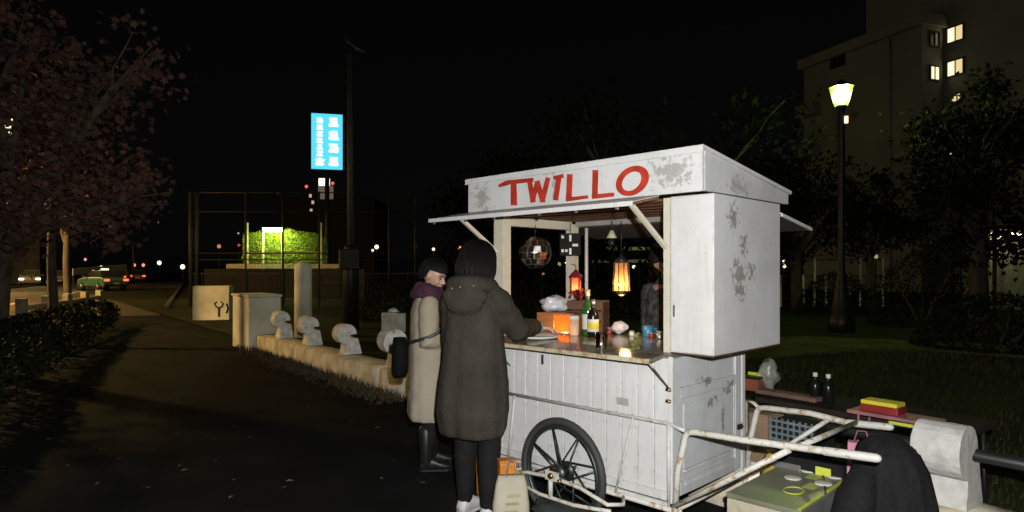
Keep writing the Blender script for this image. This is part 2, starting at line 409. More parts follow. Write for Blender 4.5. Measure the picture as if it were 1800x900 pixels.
# ------------------------------------------------------------------ the cart
C0 = Vector((.828,3.40,0))
UX = Vector((1,-1,0)).normalized(); VY = Vector((1,1,0)).normalized()
def cw(X, Y, z): p = C0+UX*X+VY*Y; return Vector((p.x, p.y, z))
def to_cart(p): d = Vector((p[0],p[1],0))-C0; return (d.dot(UX), d.dot(VY))
def onY(px, py, Y):
    """photo pixel -> (X, z) on the cart plane at local depth Y"""
    dx, dz = (px-900)/F, (475-py)/F
    c = C0.x+C0.y+Y*math.sqrt(2); t = c/(1+dx)
    X, _ = to_cart((dx*t, t)); return X, EYE+dz*t
CR = R(-45)
cart = empty('food_cart', C0, CR, 'old white wooden food cart on pipe frame and spoked wheels with a red painted sign', 'food cart')
XL, XR, YB, ZB, ZT = -1.36, 0.0, .80, .29, 1.02
# front boards: a backing with one plank per board
fp = MB().box(XL, .018, ZB, XR, .04, ZT).build('front_panel', M['white'], cart)
npl = 13; pw = (XR-XL)/npl
pm = [MB().box(-pw/2+.0022, 0, 0, pw/2-.0022, .018, ZT-ZB-.004).mesh('plank', M['plank'])]
for i in range(npl):
    o = obj_of('plank', pm[0], fp, (XL+pw*(i+.5), rnd.uniform(-.0015,.0015), ZB+.002))
    b = o.modifiers.new('edge','BEVEL'); b.width = .003; b.segments = 1
mb = MB(); mb.box(XL, YB-.03, ZB, XR, YB, ZT); mb.build('back_panel', M['white'], cart)
MB().box(XL, .041, ZB, XL+.03, YB-.031, ZT).build('end_panel', M['white'], cart)
ep = MB().box(XR-.03, .041, ZB, XR-.004, YB-.031, ZT).build('end_panel', M['end'], cart)
mb = MB()                       # door moulding on the right end
x0, x1 = XR-.004, XR+.010
mb.box(x0, .002, ZB, x1, .075, ZT-.002); mb.box(x0, YB-.10, ZB, x1, YB-.03, ZT-.002)
mb.box(x0, .075, ZB, x1, YB-.10, ZB+.075); mb.box(x0, .075, .80, x1, YB-.10, .86)
mb.build('door_frame', M['end'], ep, .003)
MB().box(x0, .12, .42, x1-.006, YB-.15, .765).build('door_panel', M['end'], ep, .004)
MB().box(x1, YB-.135, .44, x1+.006, YB-.118, .80).build('door_batten', M['white'], ep, .002)
mb = MB(); mb.box(x0+.002, .12, .405, x1+.004, YB-.15, .417); mb.box(x0+.002, .12, .335, x1+.004, YB-.15, .35)
mb.build('door_ledge', M['white'], ep, .002)
mb = MB(); mb.cbox((x1+.006, YB-.06, .545), (.012,.05,.03)); mb.tube([(x1+.016,YB-.075,.545),(x1+.016,YB-.04,.545)], .006, 8)
mb.build('latch', M['iron'], ep)
MB().box(XR-.02, YB-.028, ZB-.02, XR+.016, YB+.012, ZT).build('corner_post', M['white'], cart, .003)
MB().box(XR-.012, -.012, ZB-.02, XR+.014, .0, ZT+.01).build('corner_strip', M['white'], cart, .002)
for z in (.86, .80): MB().tube([(XR-.02,-.016,z),(XR+.006,-.016,z)], .010, 8).build('hinge', M['brass'], cart)
# skirting along the front bottom
sk = MB(); sk.box(XL, -.012, ZB-.012, XR-.014, -.003, ZB+.035); sk.build('skirting', M['plank'], cart, .002)
sk = MB(); sk.box(XL, -.024, ZB-.045, XR, -.006, ZB-.016); sk.build('bottom_rail', M['plank'], cart, .003)
MB().box(XL+.04, .05, ZB-.01, XR-.04, YB-.04, ZB+.01).build('floor_board', M['darkwood'], cart)
# counter top and folding flap
MB().box(XL-.02, .0, ZT+.002, XR-.002, YB+.02, ZT+.03).build('counter_top', M['counter'], cart, .003)
fl = MB(); fl.prism([(-.17,ZT-.008),(-.003,ZT+.012),(-.003,ZT+.030),(-.17,ZT+.010)], 'x', -1.26, XR-.02); flap = fl.build('counter_flap', M['counter'], cart)
MB().prism([(-.185,ZT-.012),(-.171,ZT-.010),(-.171,ZT+.013),(-.185,ZT+.011)], 'x', -1.262, XR-.018).build('edge_strip', M['edge'], flap, .002)
for x in (XR-.03, -1.2): MB().tube([(x,-.16,ZT-.012),(x+.026,-.016,.865)], .005, 6).build('flap_bracket', M['brass'], flap)
mb = MB(); mb.cbox((-.90,-.006,.93),(.012,.012,.06)); mb.build('hook', M['iron'], cart, .003)
MB().box(-.345,-.004,.735,-.265,-.0015,.775).build('paper_scrap', M_('grey_sticker', (.32,.31,.27), .8), cart)
# uprights
def bpart(name, p0, p1, m, bev=.003, parent=cart): return MB().box(*p0, *p1).build(name, m, parent, bev)
bpart('post', (-1.345,.002,ZT+.03), (-1.255,.075,1.855), M['cream'])
bpart('post', (-1.34,.735,ZT+.03), (-1.27,.80,1.82), M['cream'])
bpart('post', (-.045,-.006,ZT+.03), (-.008,.06,1.858), M['cream'])
bpart('post', (-.06,.74,ZT+.03), (-.03,.80,1.82), M['cream'])
mb = MB(); mb.tube([(-1.22,.83,ZT+.03),(-1.22,.83,1.83)], .013, 10); mb.build('thin_post', M['pipe2'], cart)
bpart('side_beam', (-1.335,.077,1.775), (-1.275,.733,1.835), M['cream'])
bpart('back_beam', (-1.26,.75,1.80), (-.065,.79,1.835), M_('grey_timber', (.2,.19,.18), .8))
# cabinet
cab = MB(); cab.box(-.006,.0,1.055,.24,.78,1.862); cabo = cab.build('storage_cabinet', M['cabinet'], cart, .003)
mb = MB(); mb.box(.001,-.004,1.06,.236,-.0005,1.856); mb.build('cabinet_door', M['white'], cabo, .002)
mb = MB(); mb.cbox((.02,-.007,1.27),(.009,.006,.06)); mb.build('cabinet_hinge', M['lens'], cabo)
mb = MB(); mb.box(-.004,.005,1.047,.236,.775,1.0545); mb.build('cabinet_base', M['darkwood'], cabo)
# canopy: sign board, gables, roof, ceiling
FX0, FX1, FY = -1.46, .245, -.10
sg = MB(); sg.box(FX0, FY-.022, 1.862, FX1-.002, FY, 2.062); sgo = sg.build('sign_board', M['sign'], cart, .002)
for gx in (FX1, FX0+.022):
    g = MB(); g.prism([(FY+.002,1.866),(.885,1.868),(.885,1.925),(FY+.002,2.062)], 'x', gx-.022, gx); g.build('gable_board', M['gable'], cart)
rf = MB(); rf.prism([(FY-.036,2.064),(.905,1.928),(.905,1.946),(FY-.036,2.082)], 'x', FX0-.012, FX1+.012); rfo = rf.build('roof', M['white'], cart)
MB().prism([(FY-.040,2.046),(FY-.0375,2.046),(FY-.0375,2.080),(FY-.040,2.080)], 'x', FX0-.012, FX1+.012).build('roof_edge', M['white'], rfo)
mb = MB()
cl = MB(); cl.box(FX0+.03, FY+.005, 1.842, -.05, .86, 1.852); clo = cl.build('ceiling', M['ply'], cart)
for i in range(6):
    y = FY+.06+i*.15
    MB().box(FX0+.03, y, 1.836, -.05, y+.006, 1.8415).build('ceiling_batten', M['darkwood'], clo)
# awning flaps
aw = MB(); A0z, A1z = 1.858, 1.812
aw.prism([(FY-.005,A0z-.014),(FY-.005,A0z),(-.33,A1z),(-.33,A1z-.014)], 'x', -1.60, -.01); awo = aw.build('awning', M['ply'], cart)
MB().prism([(FY-.0,A0z+.0005),(FY-.0,A0z+.004),(-.332,A1z+.004),(-.332,A1z+.0005)], 'x', -1.602, -.008).build('awning_skin', M['white'], awo)
MB().box(-1.605,-.343,A1z-.020,-.008,-.333,A1z+.005).build('awning_edge', M['white'], awo, .002)
for X in (-1.55,-1.24,-.98,-.62,-.36,-.1):
    MB().cbox((X,-.338,A1z-.026),(.012,.014,.012)).build('awning_clip', M['lens'], awo)
ra = MB(); ra.prism([(.80,1.795),(.80,1.81),(1.25,1.745),(1.25,1.73)], 'x', -1.45, .235); rao = ra.build('rear_awning', M_('shaded_board', (.035,.028,.024), .8), cart)  # dark colour paints in the unlit underside of the flap
MB().prism([(.80,1.8105),(.80,1.816),(1.256,1.751),(1.256,1.7455)], 'x', -1.452, .237).build('awning_skin', M['white'], rao)
MB().prism([(.80,1.792),(1.252,1.727),(1.252,1.745),(.80,1.81)], 'x', .2355, .247).build('awning_edge', M['white'], rao)
for X in (-1.30, -.028):
    pw_ = (X, -.318, 1.800); pq = (X, -.012, 1.60)
    MB().beam(pw_, pq, .022, .022).build('awning_strut', M['cream'], cart, .002)
for X in (-.028,):
    MB().beam((X, 1.15, 1.742), (X, .81, 1.55), .018, .018).build('awning_strut', M['pipe2'], cart, .002)
# hand painted letters
def stroke(mb, a, b, w0, w1=None):
    """stroke between photo pixels a, b on the sign face; widths in photo pixels"""
    w1 = w1 or w0
    d = Vector((b[0]-a[0], b[1]-a[1])).normalized(); n = Vector((-d.y, d.x)); a, b = Vector(a), Vector(b)
    P = [onY(q.x, q.y, FY-.022) for q in (a+n*w0/2, a-n*w0/2, b-n*w1/2, b+n*w1/2)]
    stroke.k = (stroke.k+1) % 5
    mb.prism(P, 'y', FY-.0245-.0004*stroke.k, FY-.0225)
stroke.k = 0
Ls = [
 [((877,327),(893,321),5,9),((891,321),(938,316),8,7),((903,320),(904,361),10,11)],
 [((931,317),(938,356),8,9),((936,355),(945,320),8,8),((944,318),(955,355),9,9),((953,355),(964,312),9,8)],
 [((973,313),(991,309),6,7),((983,311),(977,352),9,9)],
 [((1002,306),(1000,351),10,10),((995,351),(1034,346),7,6)],
 [((1047,299),(1046,347),10,10),((1041,346),(1080,342),8,7)]]
for L_ in Ls:
    mb = MB()
    for s_ in L_: stroke(mb, *s_)
    mb.build('letter', M['red'], sgo, fix=True)
mb = MB(); ring = []; cx, cz = onY(1112.5, 318, FY-.022); n = 40
vs = []
xl, _ = onY(1083,318,FY-.022); xr, _ = onY(1141,318,FY-.022); _, zt = onY(1112,292,FY-.022); _, zb = onY(1112,344,FY-.022)
cx = (xl+xr)/2; cz = (zt+zb)/2; rx, rz = (xr-xl)/2, (zt-zb)/2
for y in (FY-.0225, FY-.0245):
    for q in (1, 0):
        for k in range(n):
            t = 2*math.pi*k/n; w = (.043+.004*math.sin(t+1)) if not q else 0
            sk_ = .12*rz*math.sin(t)
            vs.append((cx+(rx-w)*math.cos(t)+sk_, y, cz+(rz-w*.66)*math.sin(t)+.05*rz*math.cos(t)))
fs = []
for k in range(n):
    j = (k+1) % n
    fs += [(2*n+k, 2*n+j, 3*n+j, 3*n+k), (k, n+k, n+j, j), (k, j, 2*n+j, 2*n+k), (n+k, 3*n+k, 3*n+j, n+j)]
mb.add(vs, fs); mb.build('letter', M['red'], sgo, fix=True)
# pipe frame: rails, bent handles, braces, cross bar
def arc(p, q, r, c, n=5): pass
def pipe(name, pts, r, m=M['pipe'], parent=cart): return MB().tube(pts, r, 10).build(name, m, parent)
pipe('side_rail', [(XL,-.022,.685),(XR+.01,-.022,.685),(.06,-.03,.675),(.10,-.035,.668)], .010, M['pipe2'])
def handle(Y, L, zend):
    pts = [(.035,Y,.255),(.05,Y,.45),(.085,Y,.60),(.095,Y,.640),(.115,Y,.662),(.15,Y,.668),(.4,Y,.675),(L-.2,Y,zend-.01),(L,Y,zend)]
    h = pipe('handle', pts, .0165)
    MB().capsule([(L-.20,Y,zend-.0105),(L+.005,Y,zend+.0003)], [.0195,.0185]).build('grip', M['pipe2'], h)
    return h
handle(-.02, .97, .705); handle(.80, .80, .665)
pipe('cross_bar', [(.645,-.02,.684),(.645,.80,.664)], .013)
pipe('brace', [(.03,-.03,.265),(.62,-.02,.672)], .014)
pipe('brace', [(.03,.81,.265),(.5,.80,.655)], .012)
pipe('upright_pipe', [(.015,.84,.28),(.015,.84,.69),(.06,.83,.68),(.10,.81,.66)], .011)
pipe('lower_rail', [(XL-.02,-.03,.245),(.05,-.03,.245)], .014); pipe('lower_rail', [(XL-.02,.83,.245),(.05,.83,.245)], .014)
pipe('end_rail', [(.04,-.045,.25),(.04,.845,.25)], .013); pipe('end_rail', [(XL-.01,-.045,.25),(XL-.01,.845,.25)], .013)
pipe('upright_pipe', [(XR-.0,-.026,.25),(XR-.0,-.026,.69)], .009, M['pipe2'])
pipe('upright_pipe', [(-1.18,-.026,.25),(-1.12,-.026,.68)], .009, M['pipe2'])
pipe('upright_pipe', [(-.33,-.035,.25),(-.22,-.026,.68)], .007, M['pipe2'])
pipe('stand_leg', [(.03,.03,.25),(.03,.03,.0)], .014, M['pipe2']); pipe('stand_leg', [(.03,.78,.25),(.03,.78,.0)], .014, M['pipe2'])
# wheel guard frame outside each wheel
WX, WZ, WR = -.64, .318, .313
for sgn, Yw in ((1,-.125),(-1,.925)):
    yo = Yw-.075*sgn; yi = -.03 if sgn == 1 else .83
    g = pipe('wheel_guard', [(WX-.36,yi,.245),(WX-.40,(yi+yo)/2,.245),(WX-.38,yo,.245),(WX-.2,yo,.29),(WX,yo,.305),(WX+.2,yo,.29),(WX+.38,yo,.245),(WX+.42,(yi+yo)/2,.235),(WX+.36,yi,.245)], .011)
    MB().tube([(WX-.34,yo,.225),(WX-.1,yo,.185),(WX+.15,yo,.185),(WX+.40,yo,.215)], .011, 8).build('guard_bar', M['pipe'], g)
    MB().tube([(WX-.02,yo,.30),(WX-.02,yo,.19)], .014, 8).build('guard_stay', M['pipe2'], g)
    MB().cbox((WX,yo-.012*sgn,.315),(.10,.012,.055)).build('axle_plate', M['pipe'], g, .004)
    mbn = MB(); mbn.tube([(WX,yo-.03*sgn,.318),(WX,yo,.318)], .018, 8); mbn.tube([(WX+.06,yo-.025*sgn,.30),(WX+.06,yo,.30)], .012, 8); mbn.build('axle_nut', M['brass'], g)
def wheel(Yw):
    w = MB(); w.tube([(0,-.045,0),(0,.045,0)], [.022,.022], 14); w.tube([(0,-.045,0),(0,-.036,0)], .056, 16); w.tube([(0,.036,0),(0,.045,0)], .056, 16)
    w.tube([(0,-.028,0),(0,.028,0)], .03, 14)
    wo_ = w.build('wheel', M['rim'], cart, loc=(WX,Yw,WZ))
    n = 48
    MB().tube([((WR-.022)*math.cos(2*math.pi*k/n),0,(WR-.022)*math.sin(2*math.pi*k/n)) for k in range(n)], .022, 12, closed=True).build('tyre', M['black'], wo_)
    MB().tube([((WR-.052)*math.cos(2*math.pi*k/n),0,(WR-.052)*math.sin(2*math.pi*k/n)) for k in range(n)], (.019,.012), 10, closed=True, flat=(0,1,0)).build('rim', M['rim'], wo_)
    sm_ = None
    for k in range(8):
        for s in (-1, 1):
            a = 2*math.pi*k/8+.27
            p = (.052*math.cos(a+s*1.25), s*.040, .052*math.sin(a+s*1.25)); q = ((WR-.06)*math.cos(a+s*.035), s*.008, (WR-.06)*math.sin(a+s*.035))
            MB().tube([p, q], .0052, 6).build('spoke', M['rim'], wo_)
wheel(-.125); wheel(.925)
pipe('axle', [(WX,-.2,WZ),(WX,1.0,WZ)], .012, M['iron'])

# ------------------------------------------------------------------ things in and on the cart
def light(name, loc, energy, col, r=.02, kind='POINT'):
    d = bpy.data.lights.new(name, kind); d.energy = energy; d.color = col; d.shadow_soft_size = r
    d.specular_factor = 0
    o = bpy.data.objects.new(name, d); COL.objects.link(o); o.location = loc; return o
CT = ZT+.031
# disco ball
p = cw(-1.245,.30,1.60); db = empty('disco_ball', p, 0, 'mirrored disco ball hanging from the beam in the left opening of the cart', 'disco ball')
rows, vs, fs = 8, [], []
mbt = MB()
for i in range(rows):
    t0, t1 = -math.pi/2+math.pi*i/rows, -math.pi/2+math.pi*(i+1)/rows
    nn = max(4, int(16*math.cos((t0+t1)/2)))
    for k in range(nn):
        a0, a1 = 2*math.pi*(k+.06)/nn, 2*math.pi*(k+.94)/nn; u0, u1 = t0+.015, t1-.015
        q = [Vector((math.cos(u)*math.cos(a), math.cos(u)*math.sin(a), math.sin(u)))*.113 for u, a in ((u0,a0),(u0,a1),(u1,a1),(u1,a0))]
        c = sum(q, Vector())/4; nrm = c.normalized()
        ax = Vector((rnd.uniform(-1,1), rnd.uniform(-1,1), rnd.uniform(-1,1))).normalized()
        Rm = Matrix.Rotation(rnd.uniform(-.28,.28), 3, ax)
        mbt.add([c+Rm@(v-c) for v in q]+[c*.93], [(0,1,2,3)])
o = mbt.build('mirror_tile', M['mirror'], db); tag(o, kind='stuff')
MB().ell((0,0,0),(.106,.106,.106)).build('core', M['lens'], db)
MB().tube([(0,0,.105),(0,0,.19)], .0025, 6).build('hanging_wire', M['iron'], db)
# hanging lamp with slatted shade
p = cw(-.60,.40,1.43); hl = empty('pendant_lamp', p, 0, 'slatted cylinder pendant lamp glowing orange over the counter', 'lamp')
PAPER = TRANSL('amber_paper', (.92,.50,.20))
ns = 9
mb = MB()
for k in range(ns):
    a0, a1 = 2*math.pi*(k+.08)/ns, 2*math.pi*(k+.92)/ns
    r0, r1 = .058, .050
    q = [(r0*math.cos(a0),r0*math.sin(a0),-.085),(r0*math.cos(a1),r0*math.sin(a1),-.085),(r1*math.cos(a1),r1*math.sin(a1),.105),(r1*math.cos(a0),r1*math.sin(a0),.105)]
    MB().add(q, [(0,1,2,3)]).build('shade_slat', PAPER, hl)
mb = MB()
for k in range(ns):
    a = 2*math.pi*k/ns; mb.tube([(.061*math.cos(a),.061*math.sin(a),-.09),(.053*math.cos(a),.053*math.sin(a),.11)], .0035, 6)
for z, r in ((-.09,.061),(.11,.053)): mb.tube([(r*math.cos(2*math.pi*k/24),r*math.sin(2*math.pi*k/24),z) for k in range(24)], .004, 6, closed=True)
mb.build('shade_frame', M['darkwood'], hl)
MB().lathe([(.006,.11),(.045,.112),(.04,.135),(.016,.15),(.008,.17)], 18).build('cap', M['iron'], hl)
MB().ell((0,0,-.045),(.018,.018,.024)).build('bulb', EM('warm_bulb', (1,.60,.24), 80), hl)
MB().tube([(0,0,.165),(0,0,.40)], .003, 6).build('cord', M['iron'], hl)
MB().lathe([(.004,-.088),(.045,-.092),(.03,-.115),(.012,-.122)], 16).build('drip_dish', M['iron'], hl)
light('pendant_glow', cw(-.60,.40,1.285), 3.2, (1,.55,.2), .03)
hl.scale = (.88,.88,.9)
# wooden lantern box
pb = cw(-1.11,.40,CT); lb = empty('lantern_box', pb, CR+R(20), 'orange wooden box with a glowing paper window standing on the counter', 'box')
mb = MB(); w, d, h = .27, .16, .142
mb.box(-w/2,-d/2,0,w/2,d/2,.012); mb.box(-w/2,-d/2,h-.012,w/2,d/2,h); mb.box(-w/2,-d/2,.0125,-w/2+.012,d/2,h-.0125); mb.box(w/2-.012,-d/2,.0125,w/2,d/2,h-.0125)
mb.box(-w/2+.0125,d/2-.01,.0125,w/2-.0125,d/2,h-.0125); mb.box(-w/2+.0125,-d/2,.0125,-.014,-d/2+.01,h-.0125)
mb.build('case', M['wood'], lb)
MB().box(-.012,-d/2+.004,.014,w/2-.014,-d/2+.006,h-.014).build('paper_window', TRANSL('orange_paper', (.95,.42,.10)), lb)
MB().ell((.05,-.035,.040),(.013,.013,.017)).build('bulb', EM('amber_bulb', (1,.55,.16), 800), lb)
mb = MB(); mb.ell((-.05,-d/2-.006,.035),(.009,.009,.009)); mb.build('knob', M['foil'], lb)
light('lantern_glow', cw(-1.04,.24,CT+.055), .45, (1,.45,.12), .02)
# dark crate and bag on top of it
pc = cw(-.985,.55,CT+.137); dc = empty('wooden_crate', cw(-1.02,.56,CT), CR+R(20), 'dark brown wooden crate standing behind the glowing box', 'crate')
mb = MB(); mb.box(-.14,-.05,0,.14,.12,.012); mb.build('base', M['darkwood'], dc)
for (x0,y0,x1,y1) in ((-.14,-.05,.14,-.036),(-.14,.106,.14,.12)):
    for z in (.014,.085,.158): MB().box(x0,y0,z,x1,y1,z+.062).build('slat', M['darkwood'], dc, .002)
for x in (-.14,.126): MB().box(x,-.034,.013,x+.014,.104,.21).build('end_board', M['darkwood'], dc, .002)
def crumple(name, r, seed, mat, M3=None, amp=.35, n=3):
    b = bmesh.new(); bmesh.ops.create_icosphere(b, subdivisions=n, radius=1)
    for v in b.verts:
        k = 1+amp*mnoise.noise(v.co*1.6+Vector((seed,0,0)))+amp*.5*mnoise.noise(v.co*4+Vector((0,seed,0)))
        v.co = Vector((v.co.x*r[0]*k, v.co.y*r[1]*k, v.co.z*r[2]*k))
    zmin = min(v.co.z for v in b.verts)
    for v in b.verts: v.co.z -= zmin
    me = bpy.data.meshes.new(name); b.to_mesh(me); b.free(); me.materials.append(mat)
    for p_ in me.polygons: p_.use_smooth = True
    return me
bgm = crumple('plastic_bag', (.10,.07,.055), 3.1, M['plasticbag'])
o = obj_of('plastic_bag', bgm, None, cw(-1.19,.43,CT+.136)); tag(o, 'crumpled white plastic bag lying on top of the glowing wooden box', 'bag')
rb = empty('ribbon', cw(-1.05,.53,CT+.215), .4, 'bunched red ribbon lying on the rim of the dark crate', 'ribbon')
mb = MB()
for k in range(5):
    a = k*1.3; mb.tube([(0,0,.005),(.035*math.cos(a),.03*math.sin(a),.05+.01*k),(.07*math.cos(a+.4),.04*math.sin(a+.5),.03)], [(.004,.012)]*3, 6)
mb.build('loop', M['redthing'], rb)
# red lantern hung at the back post
rl = empty('red_lantern', cw(-1.215,.70,1.385), 0, 'small red lantern glowing beside the cream back post', 'lantern')
mb = MB(); mb.lathe([(.05,-.075),(.052,-.062),(.03,-.058),(.012,-.06)], 8, smooth=False); mb.build('base', M['redthing'], rl)
mb = MB(); mb.lathe([(.05,.04),(.052,.05),(.02,.085),(.008,.10)], 8, smooth=False); mb.build('roof', M['redthing'], rl)
mb = MB()
for k in range(4):
    a = k*math.pi/2+.5; mb.tube([(.04*math.cos(a),.04*math.sin(a),-.06),(.045*math.cos(a),.045*math.sin(a),.045)], .006, 6)
mb.build('frame', M['redthing'], rl)
mb = MB(); mb.lathe([(.031,-.055),(.036,.0),(.034,.04)], 12); mb.build('pane', TRANSL('red_pane', (.95,.30,.16)), rl)
MB().ell((0,0,-.025),(.012,.012,.016)).build('bulb', EM('red_bulb', (1,.55,.25), 40), rl)
mb = MB(); mb.tube([(0,0,.095),(0,.0,.13),(-.03,.02,.14)], .003, 6); mb.build('hook', M['iron'], rl)
# bottles
def bottle(name, loc, h, r, glass, labelmat, label, cap=None, cat='bottle', group=None, dl=None):
    t = empty(name, loc, 0, label, cat, group)
    MB().lathe([(r*.86,0),(r,.006),(r,h*.56),(r*.86,h*.64),(r*.42,h*.76),(r*.36,h*.80),(r*.36,h*.98),(r*.42,h*.985),(r*.40,h)], 20).build('glass_body', glass, t)
    if labelmat: MB().lathe([(r*1.012,h*.14),(r*1.016,h*.141),(r*1.016,h*.47),(r*1.012,h*.471)], 24).build('paper_label', labelmat, t)
    if dl: MB().lathe([(r*1.02,h*.22),(r*1.024,h*.221),(r*1.024,h*.38),(r*1.02,h*.381)], 24).build('label_print', dl, t)
    if cap: MB().lathe([(r*.40,h*.86),(r*.42,h*.865),(r*.44,h*1.003),(r*.2,h*1.01)], 14).build('capsule', cap, t)
    return t
bottle('wine_bottle', cw(-.875,.41,CT), .30, .038, M['green_glass'], M['label'], 'tall green wine bottle with gold foil neck beside the glowing box', M['foil'])
bottle('wine_bottle', cw(-.80,.37,CT), .24, .037, M['dark_glass'], M['label'], 'shorter dark bottle with a yellow and white label in front of the green one', M['lens'], dl=M['yellow'])
cn = empty('tea_canister', cw(-.94,.35,CT), 0, 'slim orange lit paper canister between the glowing box and the bottles', 'canister')
MB().lathe([(.03,0),(.032,.004),(.032,.105)], 18).build('body', M_('canister_paper', (.55,.36,.24), .6), cn); MB().lathe([(.033,.106),(.034,.11),(.034,.128),(.02,.132)], 18).build('lid', M['label'], cn)
def tumbler(loc, r, h, label):
    t = empty('drinking_glass', loc, 0, label, 'glass')
    MB().lathe([(r*.8,0),(r*.82,.004),(r,h),(r*.94,h),(r*.76,.010),(.001,.010)], 20).build('cup', M['glass'], t); return t
tg = tumbler(cw(-.40,-.07,ZT+.024), .036, .085, 'clear glass tumbler standing on the front edge of the counter')
tumbler(cw(-1.08,.03,CT), .032, .08, 'clear glass standing on the counter beside the sleeve of the dark coat')
t = empty('serving_tray', cw(-1.0,.06,CT), CR, 'flat pale tray lying on the counter under the hand of the customer', 'tray')
MB().lathe([(.10,0),(.125,.004),(.14,.016),(.136,.017),(.12,.006),(.001,.006)], 28).build('dish', M['label'], t)
# small things on the far side of the counter
o = obj_of('folded_cloth', crumple('folded_cloth', (.055,.04,.04), 8.2, M['plasticbag'], amp=.25), None, cw(-.77,.62,CT)); tag(o, 'crumpled white cloth at the back of the counter under the pendant lamp', 'cloth')
mk = MB(); mk.lathe([(.03,0),(.034,.004),(.036,.07),(.03,.071),(.028,.01)], 18); o = mk.build('mug', M['blueplastic'], None, loc=cw(-.55,.62,CT)); tag(o, 'blue cup standing at the back of the counter near the vendor', 'cup')
hb = MB().tube([(.034,0,.02),(.055,0,.025),(.055,0,.05),(.035,0,.055)], .005, 6).build('mug_handle', M['blueplastic'], o)
for (X,Y,r,hh,m_,lab) in ((-.66,.60,.016,.035,'label','small white pot between the white cloth and the blue cup'),(-.51,.60,.018,.03,'redthing','small red jar standing right beside the blue cup'),(-.84,.60,.02,.045,'redthing','small red jar standing behind the white cloth'),(-.42,.55,.02,.05,'lens','small grey tin by the corner of the storage cabinet'),(-.34,.60,.03,.018,'label','shallow white saucer by the corner of the storage cabinet')):
    o = empty('jar', cw(X,Y,CT), 0, lab, 'jar')
    MB().lathe([(r*.9,0),(r,.003),(r,hh*.75)], 14).build('body', M[m_], o); MB().lathe([(r*1.05,hh*.755),(r*1.05,hh*.95),(r*.6,hh)], 14).build('lid', M['lens'], o)
# dark board with white cards hung at the back post, small clip lamp
bd = empty('menu_board', cw(-1.20,.62,1.66), CR+R(42), 'small black board with white cards hanging near the top of the back post', 'board')
MB().box(-.075,0,-.075,.075,.012,.085).build('panel', M['black_cloth'], bd, .002)
for (x, z, w_, h_) in ((-.055,.058,.018,.02),(.0,.05,.016,.045),(.035,.0,.04,.018),(-.055,-.04,.018,.02),(.0,-.045,.016,.045),(-.028,-.04,.016,.018)):
    MB().box(x-w_/2,-.003,z-h_/2,x+w_/2,-.0005,z+h_/2).build('card', M['label'], bd)
MB().tube([(0,.006,.085),(0,.006,.16)], .002, 6).build('string', M['iron'], bd)
cl_ = empty('clip_lamp', cw(-.88,.68,1.70), 0, 'unlit little lamp with a pale shade hanging behind the thin white pole', 'lamp')
MB().lathe([(.035,0),(.037,.002),(.014,.05),(.010,.055)], 14).build('shade', M_('pale_shade', (.34,.32,.2), .6), cl_)
MB().ell((0,0,-.03),(.026,.026,.03)).build('bulb', M['dark_glass'], cl_); MB().tube([(0,0,.05),(0,0,.12)], .003, 6).build('cord', M['iron'], cl_)

# ------------------------------------------------------------------ low wall with hooked posts
wall = empty('low_wall', wl(0), 0, 'low mossy concrete kerb wall running behind the cart with hooked posts on it', 'wall')
wang = math.atan2(WD.y, WD.x)
MW = Matrix.Translation(W0) @ Matrix.Rotation(wang, 4, 'Z')      # local x along wall, local y: +90deg
# +90deg of WD = (-.794,-.608) = WN : local +y is the path side face
def wall_mesh(t0, t1):
    n = int((t1-t0)/.12); rings = []
    for i in range(n+1):
        t = t0+(t1-t0)*i/n
        def j(a, b): return .010*mnoise.noise((t*3.1, a*7, b*5))+.006*mnoise.noise((t*9, a*3, b*9))
        rings.append([(t, y+j(y,z), z+(j(z,y) if z > .1 else 0)) for y, z in ((.19,-.05),(.19,.12),(.18,.27),(.15,.30),(-.13,.31),(-.17,.28),(-.18,.1),(-.18,-.05))])
    mb = MB(); mb.loft(rings); return mb
for t0, t1 in ((-3.0,-.02),(0,2.96),(2.98,5.90),(5.92,8.9),(8.92,10.9)):
    o = wall_mesh(t0, t1).build('kerb_block', M['stone_base'], wall, fix=True); o.rotation_euler = (0,0,wang)
def hook_profile():
    P = []
    for k in range(15):            # rounded head bulging to the path side
        a = R(-75+k*17)
        P.append((.075+.125*math.cos(a), .315+.125*math.sin(a)))
    return P
hp = [(.085,0),(.050,.155)]+[(.045+.145*math.cos(R(-72+k*17)), .300+.145*math.sin(R(-72+k*17))) for k in range(15)]+[(-.098,.305),(-.098,.292),(-.005,.292),(-.005,.232),(-.118,.232),(-.175,0)]
hook_me = None
rails = []
postn = 0
LAB = {0: 'whitest hooked concrete post, close beside the black draped coat', 1: 'hooked concrete post behind the end of the cart', 2:'hooked concrete post behind the middle of the cart', 3:'hooked concrete post behind the customers',
       4: 'hooked concrete post with a grey carton resting on it', 5: 'hooked concrete post standing second from the beige coat', 6:'hooked concrete post in front of the tall round topped pillar', 7:'hooked concrete post set against the pale end block of the wall', 8:'hooked concrete post half hidden in the end block'}
tpost = [-.10, 1.38, 2.86, 4.34, 5.80, 7.26, 8.72, 10.05]
